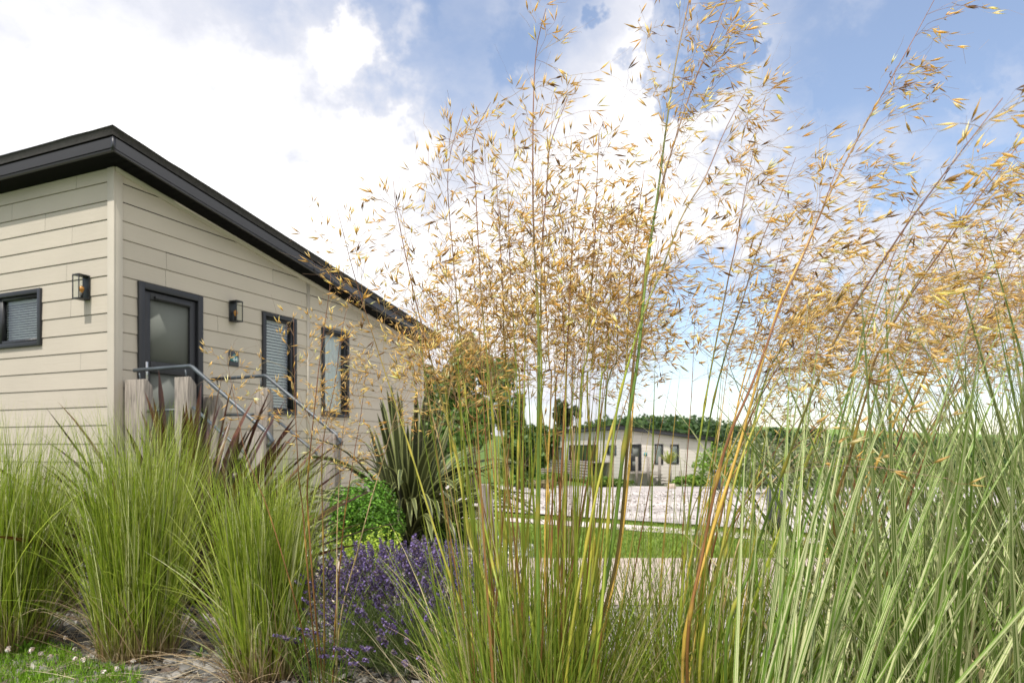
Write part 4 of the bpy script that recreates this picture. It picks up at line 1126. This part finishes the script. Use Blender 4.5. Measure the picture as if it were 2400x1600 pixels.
# ------------------------------------------------------------------ flax plants
def flax(name, c, n, L, th_fn, wid, label, m, cols, k=11, az_bias=None):
    root = empty(name, tuple(c), label, 'flax plant')
    mb = MB(); th0, th1 = th_fn(n); az = rng.uniform(0,6.2832,n)
    base = np.stack([c[0]+.10*np.cos(az)*rng.random(n), c[1]+.10*np.sin(az)*rng.random(n), np.full(n,.02)],1)
    pts = blade_paths(base, az, rng.uniform(*L,n), th0, th1, k=k, p=2.0, sway=.1)
    pts[...,2] = np.maximum(pts[...,2], .03)
    ribbon(mb, pts, rng.uniform(.75,1.15,n)*wid, rng.normal(0,.35,n), palette(n,cols,jit=.25), fold=.45, taper='sword')
    mb.build('leaves', M[m], root, smooth=False)
    return root
flax('burgundy_flax', P(440,0,4.35)*[1,1,0], 170, (.9,1.48), lambda n:((lambda a:(a, a+rng.uniform(.0,.45,n)))(rng.uniform(.0,1.15,n))), .027,
     'dark burgundy sword leaved flax behind the left grasses','flaxred',[(.050,.018,.012),(.085,.030,.016),(.035,.014,.012),(.10,.055,.02)])
def th2(n):
    a = rng.uniform(0,.30,n); b = a+rng.uniform(0,.25,n)
    k = rng.random(n)<.72
    a = np.where(k, rng.uniform(.25,.95,n), a); b = np.where(k, a+rng.uniform(.9,2.2,n), b)
    return a,b
flax('banded_flax', G(960,1286), 230, (.8,1.62), th2, .036, 'olive flax with pale leaf margins beside the lodge','flaxvar',[(.045,.055,.02),(.07,.08,.03),(.035,.04,.018)])
flax('green_flax', P(1568,0,41)*[1,1,0]+[0,0,float(ground_z(0,41))], 60, (.5,.95), lambda n:(rng.uniform(.0,.9,n), rng.uniform(.2,1.3,n)), .03, 'yellow green spiky plant beside the far lodge steps','leaf',[(.25,.30,.05),(.35,.38,.08)])

# ------------------------------------------------------------------ bushes
def bush(name, c, rx, ry, h, n, leaf, cols, label, w=None, mat_='leaf', lumps=9, cat='bush', aspect=1.8, z0=None, stems=True):
    c = np.array(c, float)
    root = empty(name, tuple(c), label, cat)
    mb = MB()
    lc = np.stack([rng.uniform(-.6,.6,lumps)*rx, rng.uniform(-.6,.6,lumps)*ry, rng.uniform(.35,.75,lumps)*h],1)
    lr = rng.uniform(.32,.55,lumps)
    i = rng.integers(0,lumps,n); d = norm(rng.normal(size=(n,3))); rad = rng.random(n)**.35
    pos = lc[i]+d*(rad*lr[i])[:,None]*np.array([rx,ry,h*.75])
    pos[:,2] = np.abs(pos[:,2])+.01
    cc = palette(n, cols, w, .2)
    leaf_cards(mb, c+pos, rng.uniform(.6,1.3,n)*leaf, norm(d+np.array([0,0,.5])), cc, aspect)
    mb.build('foliage', M[mat_], root)
    if stems:
        sb = MB()
        for k in range(8):
            q = lc[k%lumps]; sb.tube(catmull([c+[0,0,-.02], c+q*[.4,.4,.4], c+q],8), np.linspace(.012,.004,8)*max(1,h/.8), 5, (.1,.07,.05))
        sb.build('stems', M['bark'], root)
    return root
GRB = [(.07,.17,.015),(.12,.28,.025),(.17,.36,.04),(.05,.11,.012)]
bush('green_bush', G(858,1332), .33, .33, .74, 7500, .016, GRB, 'bright green leafy bush beside the lower stair post', w=[3,4,2,2])
bush('green_bush', G(1062,1284), .24, .24, .30, 4000, .011, [(.04,.10,.01),(.06,.15,.02),(.09,.2,.03)], 'small dark green rounded bush right of the banded flax')
# lime spurge
root = empty('lime_spurge', tuple(G(805,1375)), 'lime green flowering spurge behind the lavender','plant')
mb = MB(); c = G(805,1375)
for k in range(75):
    b = c+np.array([rng.uniform(-.30,.40),rng.uniform(-.12,.12),0]); h = rng.uniform(.22,.42)
    tip = b+np.array([rng.normal(0,.04),rng.normal(0,.03),h]); mb.tube([b,tip], .002, 4, (.25,.35,.05))
    m_=46; pos = b+(tip-b)*rng.uniform(.35,1.04,(m_,1))+rng.normal(0,.014,(m_,3))
    leaf_cards(mb, pos, rng.uniform(.007,.013,m_), np.tile([0,0,1.],(m_,1)), palette(m_,[(.42,.55,.06),(.52,.62,.10),(.28,.42,.05)]), 1.4)
mb.build('flowers', M['leaf'], root)

# ------------------------------------------------------------------ lavender
lc = np.array([-.46,3.1,0.])
root = empty('lavender', tuple(lc), 'mound of purple flowering lavender in the middle foreground','lavender')
mb = MB(); fl = MB()
n = 850
th = np.abs(rng.normal(0,.66,n)); th=np.clip(th,0,1.15); az = rng.uniform(0,6.28,n)
base = np.stack([lc[0]+.20*np.cos(az)*np.sqrt(rng.random(n)), lc[1]+.22*np.sin(az)*np.sqrt(rng.random(n)), np.full(n,.05)],1)
L = rng.uniform(.34,.50,n)*(1-.05*th)
pts = blade_paths(base, az, L, th*.95, th*1.08+.02, k=6)
ribbon(mb, pts, np.full(n,.0013), rng.uniform(0,3,n), palette(n,[(.16,.22,.07),(.22,.28,.10)]), taper='none')
# grey green leaves
nl = 4200; i = rng.integers(0,n,nl); f = rng.uniform(.05,.62,nl)
jj = (f*5).astype(int); pp = pts[i,jj]+(pts[i,jj+1]-pts[i,jj])*(f*5-jj)[:,None]
lp = blade_paths(pp+rng.normal(0,.012,(nl,3)), rng.uniform(0,6.28,nl), rng.uniform(.03,.06,nl), rng.uniform(.1,.8,nl), rng.uniform(.3,1.2,nl), k=4)
lp[...,2] = np.maximum(lp[...,2],.02)
ribbon(mb, lp, np.full(nl,.0016), rng.uniform(0,3,nl), palette(nl,[(.12,.17,.05),(.17,.23,.08),(.09,.14,.035)]))
mb.build('leaves', M['blade'], root)
tips = pts[:,-1]; ax = norm(pts[:,-1]-pts[:,-2])
W_ = 7
for wv_ in range(W_):
    off = -.006+wv_*.0082+ (0 if wv_>0 else -.018)
    ctr = tips+ax*off
    for j in range(7):
        d = norm(rng.normal(size=(n,3)))
        rr_ = .0078*(1-.5*wv_/W_)
        leaf_cards(fl, ctr+d*rr_, rng.uniform(.0040,.0072,n), d, palette(n,[(.20,.145,.34),(.32,.24,.52),(.12,.09,.13),(.19,.16,.13)],[3,2,2.8,2.4]), 1.3)
fl.build('flower_spikes', M['petal'], root)

# ------------------------------------------------------------------ trees
def tree(name, base, h, crown, n, leaf, cols, label, trunk_r=.12, w=None, cat='tree', lumps=30, cz=.55):
    """crown: (rx,ry,rz)"""
    base = np.array(base,float); root = empty(name, tuple(base), label, cat)
    rx,ry,rz = crown; cc_ = np.array([0,0,h-rz])
    lcs = norm(rng.normal(size=(lumps,3)))*rng.uniform(.2,.85,(lumps,1))*np.array([rx,ry,rz])+cc_
    lr = rng.uniform(.13,.36,lumps)
    mb = MB()
    i = rng.integers(0,lumps,n); d = norm(rng.normal(size=(n,3))); rad = rng.random(n)**.4
    pos = lcs[i]+d*(rad*lr[i])[:,None]*np.array([rx,ry,rz])
    pos[:,2] = np.maximum(pos[:,2], .15)
    leaf_cards(mb, base+pos, rng.uniform(.6,1.4,n)*leaf, norm(d+[0,0,.4]), palette(n,cols,w,.2), 1.6)
    mb.build('crown', M['leaf'], root)
    tb = MB(); tb.tube(catmull([base+[0,0,-.1], base+[.03*h*.3,0,h*.3], base+cc_],10), np.linspace(trunk_r,trunk_r*.35,10), 8)
    for k in range(lumps):
        a = base+cc_*rng.uniform(.35,.9); tb.tube(catmull([a,(a+base+lcs[k])/2+[0,0,-.05],base+lcs[k]],7), np.linspace(trunk_r*.35,trunk_r*.06,7), 5)
    tb.build('trunk', M['bark'], root)
    return root
DG = [(.04,.09,.015),(.07,.14,.025),(.10,.19,.035),(.16,.23,.08)]
def gz(D): return float(ground_z(0,D))
tree('tree', [ (1100-CX)/F*19, 19, gz(19)], 4.75, (1.45,1.4,2.3), 15000, .075, [(.06,.13,.02),(.10,.20,.03),(.15,.25,.06),(.30,.36,.20)], 'dense green tree behind the lodge and the oat grass', .14, w=[3,4,2,1])
tree('tree', [ (1010-CX)/F*21, 21, gz(21)], 3.9, (.9,1.2,2.0), 7000, .075, DG, 'narrow dark tree against the right end of the lodge', .12)
tree('tree', [ (1215-CX)/F*24, 24, gz(24)], 3.3, (.9,1.0,1.7), 6000, .08, DG, 'shorter dark tree to the right of the dense tree', .12)
tree('pine_tree', [ (1322-CX)/F*58, 58, gz(58)], 6.4, (1.7,1.5,1.6), 3000, .16, [(.05,.08,.03),(.08,.11,.04)], 'open pine with gappy crown left of the far lodge roof', .16, cat='pine tree', lumps=26)
tree('tree', [ (1290-CX)/F*56, 56, gz(56)], 4.9, (1.8,1.5,2.2), 4200, .15, DG, 'dark tree at the left end of the far lodge', .16)
tree('tree', [ (1232-CX)/F*50, 50, gz(50)], 4.2, (1.9,1.6,1.9), 4200, .15, DG, 'low dark tree between the dense tree and the far lodge', .16)
tree('tree', [ (1905-CX)/F*80, 80, gz(80)], 5.4, (1.7,1.6,2.3), 3200, .22, [(.02,.05,.01),(.035,.07,.015)], 'dark tree breaking the skyline at the right', .16)
# wood behind
mb = MB()
tops = [(1380,985),(1420,972),(1500,966),(1560,972),(1610,968),(1680,974),(1730,985),(1770,996),(1850,998),(1950,1012),(2100,1020),(2300,1024),(2600,1028)]
for k in range(230):
    px = rng.uniform(1375,2650); ty = np.interp(px,[t[0] for t in tops],[t[1] for t in tops])+rng.uniform(0,10)
    D_ = rng.uniform(75,105); x = (px-CX)/F*D_; zt_ = EYE+(HY-ty)/F*D_; g0 = gz(D_)
    n_ = 150; r_ = rng.uniform(1.6,2.8); 
    d = norm(rng.normal(size=(n_,3))); pos = np.array([x,D_,zt_-r_*1.0])+d*r_*(rng.random((n_,1))**.4)*np.array([1,1,1.0])
    pos = np.concatenate([pos, np.stack([x+rng.uniform(-2,2,70),D_+rng.uniform(-1,1,70),rng.uniform(g0,max(zt_-r_,g0+.5),70)],1)])
    m_ = len(pos); leaf_cards(mb, pos, rng.uniform(.18,.42,m_), np.tile([0,-.5,.8],(m_,1)), palette(m_,np.array([(.02,.05,.01),(.035,.075,.015),(.055,.10,.02)])*rng.uniform(.8,1.25),None,.2))
tag(mb.build('woodland', M['leaf']), 'dark band of woodland behind the far lodge on the skyline','woodland', kind='stuff')
# sunlit field above the wood
mb = MB(); 
xs_ = np.linspace(40,420,40); 
crest = 1048-np.interp(xs_/F*0+ (xs_/300*F+CX),[1500,1740,1930,2140,2500,3500],[52,50,44,35,26,15])
V0 = np.stack([xs_,np.full(40,190.),np.full(40,-1.)],1); V1 = np.stack([xs_,np.full(40,300.),EYE+(HY-crest)/F*300],1); V2 = V1+[0,120,-8]
i = np.arange(39); mb.add(np.concatenate([V0,V1,V2]),[np.stack([i,i+1,i+41,i+40],1),np.stack([i+40,i+41,i+81,i+80],1)])
tag(mb.build('hill', M['field'], smooth=True), kind='structure')

LGR = [(.10,.19,.02),(.14,.26,.03),(.20,.32,.05)]
for px,D_,rx,h,lab,cols in ((1700,38,2.2,2.4,'round bright green bush at the right end of the far lodge',LGR),
    (1790,33,2.4,1.9,'wide bright green bush above the variegated bush',LGR),(1870,40,2.6,2.3,'mid green bush right of the wide bright bush',[(.05,.12,.015),(.09,.18,.02)]),
    (1975,42,3.0,2.2,'dark hedge like bush behind the striped grass',[(.03,.07,.01),(.06,.12,.02)]),
    (2150,44,3.6,2.4,'broad dark bush far behind the right grasses',[(.03,.07,.01),(.06,.12,.02)]),(2350,44,3.6,2.2,'dark bush near the right edge of the view',[(.03,.07,.01),(.05,.10,.02)]),
    (1222,41,1.3,.95,'bright green low bush left of the far lodge',LGR),(1300,40,1.1,.85,'low green bush below the narrow window of the far lodge',[(.07,.15,.015),(.12,.2,.03)]),
    (1262,36,.9,.45,'low sandy brown shrub at the near side of the far lodge',[(.30,.24,.15),(.22,.2,.1)]),
    (1425,40.5,1.6,.6,'low green planting along the foot of the far lodge',[(.07,.15,.015),(.14,.2,.03)]),(1620,41,1.3,.7,'low green bush beside the far lodge steps',LGR)):
    bush('bush', [(px-CX)/F*D_,D_,gz(D_)], rx, rx*.7, h, 2600, .10, cols, lab, stems=False)
bush('variegated_bush', [(1850-CX)/F*15.5,15.5,gz(15.5)], 1.75, 1.1, 1.25, 9000, .04, [(.16,.20,.09),(.34,.36,.22),(.09,.13,.04),(.5,.5,.36)], 'large grey green variegated bush behind the dark bollard', w=[4,3,3,1])
bush('variegated_bush', [(2090-CX)/F*17,17,gz(17)], 1.7, 1.1, 1.05, 5000, .045, [(.10,.16,.05),(.2,.26,.1),(.06,.1,.02)], 'dull green bush further right, seen through the striped blades')

# boulder + low fence
def boulder(c, s, label):
    mb = MB(); n_=14; u = np.linspace(0,np.pi,8); v = np.arange(n_)/n_*2*np.pi
    U,Vv = np.meshgrid(u,v,indexing='ij'); r_ = s*(1+rng.normal(0,.08,U.shape)); r_[0]=r_[0,0]; r_[-1]=r_[-1,0]
    V = np.stack([r_*np.sin(U)*np.cos(Vv), r_*np.sin(U)*np.sin(Vv)*.8, r_*np.cos(U)*.75],-1).reshape(-1,3)+np.array(c)+[0,0,s*.4]
    i,j = np.meshgrid(np.arange(7),np.arange(n_),indexing='ij'); a=(i*n_+j).ravel(); b_=(i*n_+(j+1)%n_).ravel()
    mb.add(V,[np.stack([a,a+n_,b_+n_,b_],1)]); tag(mb.build('boulder', M['boulder'], smooth=True), label,'boulder')
boulder([(1574-CX)/F*37,37,gz(37)], .26, 'pinkish boulder at the edge of the gravel below the far lodge')
fr = empty('low_timber_fence', ((1235-CX)/F*47,47,gz(47)), 'low grey boarded fence left of the far lodge','fence')
mb = MB(); x0=(1195-CX)/F*47; x1=(1292-CX)/F*47
for k in range(4): mb.box((x0,47,gz(47)+.35+k*.15),(x1-x0,0,0),(0,.03,0),(0,0,.135))
mb.build('boards', M['timber'], fr)
for k in range(4):
    pm = MB(); pm.box((x0+(x1-x0)*k/3-.05,47.04,gz(47)),(.1,0,0),(0,.1,0),(0,0,1.0)); pm.build('post', M['timber'], fr)

# ------------------------------------------------------------------ far lodge
fd = np.array([13.,3.3]); fd/=np.linalg.norm(fd); fn = np.array([fd[1],-fd[0]])
FCx,FCy = (1455-CX)/F*43, 43.
g = gz(43)
def sfar(px, dirv):  # distance along a wall from the corner for a pixel column
    k=(px-CX)/F; return (k*FCy-FCx)/(dirv[0]-k*dirv[1])
fe = -fn
def zf(py, D): return EYE+(HY-py)/F*D
opL = []
for kind,pa,pb,y0,y1 in (('curtain',1445,1423,1066,1043),('slider',1402,1334,1090,1042),('curtain',1319,1305,1088,1048)):
    a,b = sfar(pa,fe), sfar(pb,fe); Dm = FCy+fe[1]*(a+b)/2
    opL.append((kind,a,b,zf(y0,Dm),zf(y1,Dm)))
opR = [('door',sfar(1476,fd),sfar(1503,fd),zf(1103,43.2),zf(1040,43.2)),('curtain',sfar(1534,fd),sfar(1554,fd),zf(1088,43.6),zf(1040,43.6)),('curtain',sfar(1571,fd),sfar(1591,fd),zf(1087,43.9),zf(1041,43.9))]
far, FC, fdd, fnn, fee = lodge('lodge', (FCx,FCy), fd, fn, (EYE+1.10, g+.0, EYE+1.0), 13.6, 6.2, opL, opR, 0, R(6.2), 'distant cream lodge seen through the oat stems across the gravel', paint=(.60,.555,.50))
# its number plaque, deck and steps
pq = MB(); s0=sfar(1509,fd); pq.box(FC+fdd*s0+fnn*.03+up3*zf(1068,43.3), fdd*.2, fnn*.01, up3*.22); pq.build('number_plaque', M['teal'], far)
fs = empty('timber_deck', tuple(FC+fnn*1.0+up3*g), 'grey timber deck and steps in front of the distant lodge','deck')
mb = MB(); dzf = zf(1103,43.2)-.05
for k in range(9): mb.box(FC+fdd*.4+fnn*(.05+k*.13)+up3*(dzf-.04), fdd*1.5, fnn*.12, up3*.035)
mb.build('deck_board', M['deck'], fs)
mb = MB()
for k in range(5): mb.box(FC+fdd*(2.0+k*.26)+fnn*.1+up3*(dzf-.19*(k+1)), fdd*.27, fnn*1.0, up3*.05)
mb.build('tread', M['deck'], fs)
for (t_,u_,h_) in ((.4,1.25,.95),(1.15,1.25,.95),(1.9,1.25,.95),(2.6,1.25,.5),(3.3,1.25,.1)):
    pm = MB(); pm.box(FC+fdd*t_+fnn*u_+up3*g, fdd*.13, fnn*.13, up3*(dzf+h_-g)); pm.build('post', M['timber'], fs)
mb = MB()
s_a = 3.0
for k in range(6): mb.box(FC+fee*1.6-fdd*(1.3)+up3*(g+.2+k*.19), fee*8.8, -fdd*.03, up3*.17)
mb.build('skirt_board', M['timber'], fs)
mb = MB(); mb.box(FC+fee*1.6-fdd*1.33+up3*(g+1.36), fee*8.8, fdd*1.3, up3*.04); mb.build('deck_board', M['deck'], fs)

# ------------------------------------------------------------------ camera, sun, sky
cam = bpy.data.cameras.new('camera'); co = bpy.data.objects.new('camera', cam); col.objects.link(co)
co.location = (0,0,EYE); co.rotation_euler = (R(90),0,0)
cam.sensor_width = 36; cam.lens = F/2400*36; cam.shift_y = (HY-800)/2400; cam.clip_end = 4000; cam.clip_start=.05
cam.dof.use_dof = True; cam.dof.focus_distance = 1.9; cam.dof.aperture_fstop = 6.3
scn.camera = co

EL = R(62); hx,hy = -.483,-.875
sd = Vector((hx*math.cos(EL), hy*math.cos(EL), math.sin(EL)))
sl = bpy.data.lights.new('sun','SUN'); sl.energy = 3.8; sl.angle = R(.6); sl.color=(1,.95,.87)
so = bpy.data.objects.new('sun', sl); col.objects.link(so); so.rotation_euler = sd.to_track_quat('Z','Y').to_euler(); so.location=(0,0,12)

w = bpy.data.worlds.new('World'); scn.world = w; w.use_nodes = True; nt = w.node_tree
bg = nt.nodes['Background']; bg.inputs[1].default_value = .15
sky = N(nt,'ShaderNodeTexSky', sky_type='NISHITA'); sky.sun_disc=False; sky.sun_elevation=EL; sky.sun_rotation=math.atan2(hx,hy); sky.air_density=1.0; sky.dust_density=.6; sky.ozone_density=2.0
tc = N(nt,'ShaderNodeTexCoord'); nm = N(nt,'ShaderNodeVectorMath',operation='NORMALIZE'); lk(nt,tc.outputs['Generated'],nm.inputs[0])
sp = N(nt,'ShaderNodeSeparateXYZ'); lk(nt,nm.outputs[0],sp.inputs[0])
zz = N(nt,'ShaderNodeMath',operation='MAXIMUM'); lk(nt,sp.outputs[2],zz.inputs[0]); zz.inputs[1].default_value=0
za = N(nt,'ShaderNodeMath',operation='ADD'); lk(nt,zz.outputs[0],za.inputs[0]); za.inputs[1].default_value=.22
iv = N(nt,'ShaderNodeMath',operation='DIVIDE'); iv.inputs[0].default_value=1; lk(nt,za.outputs[0],iv.inputs[1])
pl = N(nt,'ShaderNodeVectorMath',operation='SCALE'); lk(nt,nm.outputs[0],pl.inputs[0]); lk(nt,iv.outputs[0],pl.inputs['Scale'])
n1 = N(nt,'ShaderNodeTexNoise'); n1.inputs['Scale'].default_value=1.9; n1.inputs['Detail'].default_value=9; n1.inputs['Roughness'].default_value=.55; n1.inputs['Distortion'].default_value=.25
lk(nt,pl.outputs[0],n1.inputs['Vector'])
n3 = N(nt,'ShaderNodeTexNoise'); n3.inputs['Scale'].default_value=7; n3.inputs['Detail'].default_value=8; n3.inputs['Roughness'].default_value=.6; lk(nt,pl.outputs[0],n3.inputs['Vector'])
# warp the lookup direction a little so cloud banks get broken edges
nw_ = N(nt,'ShaderNodeTexNoise'); nw_.inputs['Scale'].default_value=5; nw_.inputs['Detail'].default_value=7; nw_.inputs['Roughness'].default_value=.6; lk(nt,nm.outputs[0],nw_.inputs['Vector'])
ws = N(nt,'ShaderNodeVectorMath',operation='SUBTRACT'); lk(nt,nw_.outputs['Color'],ws.inputs[0]); ws.inputs[1].default_value=(.5,.5,.5)
wsc = N(nt,'ShaderNodeVectorMath',operation='SCALE'); lk(nt,ws.outputs[0],wsc.inputs[0]); wsc.inputs['Scale'].default_value=.16
wv2 = N(nt,'ShaderNodeVectorMath',operation='ADD'); lk(nt,nm.outputs[0],wv2.inputs[0]); lk(nt,wsc.outputs[0],wv2.inputs[1])
def skydir(px,py): 
    v = Vector(((px-CX)/F,1,(HY-py)/F)); return v.normalized()
acc = None
banks = [ # (px,py, radius_px, amount)
 (250,150,650,.24),(600,500,330,.34),(300,600,600,.26),(1000,380,200,.24),(900,640,400,.3),(1300,560,420,.34),(1650,620,420,.34),(2250,480,300,.42),(2350,640,350,.30),
 (1560,90,280,.13),(1850,90,200,.12),(1450,330,160,.10),(2380,60,120,.10),
 (900,120,400,-.46),(1000,250,200,-.14),(1230,230,200,-.16),(1350,150,220,-.12),(2110,210,330,-.50),(2350,230,240,-.45),(1900,430,150,-.5),(1760,20,120,-.4),(1900,300,160,-.10),(2050,20,90,-.1),
 (2050,880,330,-.55),(1500,930,260,-.50),(1750,900,200,-.2),(1030,480,60,-.2),(1080,540,60,-.2),(1300,760,160,.12)]
for (px,py,rp_,am) in banks:
    dt = N(nt,'ShaderNodeVectorMath',operation='DOT_PRODUCT'); lk(nt,wv2.outputs[0],dt.inputs[0]); dt.inputs[1].default_value = skydir(px,py)
    ang = math.atan(rp_/F)
    mr = N(nt,'ShaderNodeMapRange',interpolation_type='SMOOTHSTEP'); mr.inputs[1].default_value=math.cos(ang*1.5); mr.inputs[2].default_value=math.cos(ang*.2); mr.inputs[3].default_value=0; mr.inputs[4].default_value=am
    lk(nt,dt.outputs['Value'],mr.inputs[0])
    if acc is None: acc = mr.outputs[0]
    else:
        ad = N(nt,'ShaderNodeMath',operation='ADD'); lk(nt,acc,ad.inputs[0]); lk(nt,mr.outputs[0],ad.inputs[1]); acc = ad.outputs[0]
# unseen bright cloud added behind and right of the viewer to fill shaded walls
dt = N(nt,'ShaderNodeVectorMath',operation='DOT_PRODUCT'); lk(nt,nm.outputs[0],dt.inputs[0]); dt.inputs[1].default_value = Vector((.45,-.75,.45)).normalized()
mr = N(nt,'ShaderNodeMapRange',interpolation_type='SMOOTHSTEP'); mr.inputs[1].default_value=.0; mr.inputs[2].default_value=.8; mr.inputs[4].default_value=.7; lk(nt,dt.outputs['Value'],mr.inputs[0])
ad = N(nt,'ShaderNodeMath',operation='ADD'); lk(nt,acc,ad.inputs[0]); lk(nt,mr.outputs[0],ad.inputs[1]); acc = ad.outputs[0]
s1 = N(nt,'ShaderNodeMath',operation='MULTIPLY_ADD'); lk(nt,n1.outputs[0],s1.inputs[0]); s1.inputs[1].default_value=1.05; lk(nt,acc,s1.inputs[2])
s2 = N(nt,'ShaderNodeMath',operation='MULTIPLY_ADD'); lk(nt,n3.outputs[0],s2.inputs[0]); s2.inputs[1].default_value=.46; lk(nt,s1.outputs[0],s2.inputs[2])
cm = N(nt,'ShaderNodeMapRange',interpolation_type='SMOOTHSTEP'); cm.inputs[3].default_value=.12; cm.inputs[1].default_value=.38; cm.inputs[2].default_value=1.15
lk(nt,s2.outputs[0],cm.inputs[0])
# blue of the open sky: the Nishita sky itself; clouds: white, brighter where thick to lift the ambient light
thick = N(nt,'ShaderNodeMapRange'); thick.inputs[1].default_value=1.0; thick.inputs[2].default_value=1.75; lk(nt,s2.outputs[0],thick.inputs[0])
cw = N(nt,'ShaderNodeMix',data_type='RGBA'); cw.inputs[6].default_value=(4.1,4.15,4.5,1); cw.inputs[7].default_value=(8.0,7.9,7.75,1); lk(nt,thick.outputs[0],cw.inputs[0])
sb = N(nt,'ShaderNodeVectorMath',operation='MULTIPLY'); lk(nt,sky.outputs[0],sb.inputs[0]); sb.inputs[1].default_value=(1.12,1.06,1.02)
mx = N(nt,'ShaderNodeMix',data_type='RGBA'); lk(nt,cm.outputs[0],mx.inputs[0]); lk(nt,sb.outputs[0],mx.inputs[6]); lk(nt,cw.outputs[2],mx.inputs[7])
lk(nt,mx.outputs[2],bg.inputs[0])

scn.view_settings.view_transform='Standard'; scn.view_settings.look='None'; scn.view_settings.exposure=.5; scn.view_settings.gamma=1
scn.cycles.max_bounces=6; scn.cycles.transparent_max_bounces=8; scn.cycles.diffuse_bounces=3; scn.cycles.glossy_bounces=3; scn.cycles.transmission_bounces=4
scn.cycles.use_denoising = True; scn.cycles.caustics_reflective = False; scn.cycles.caustics_refractive = False
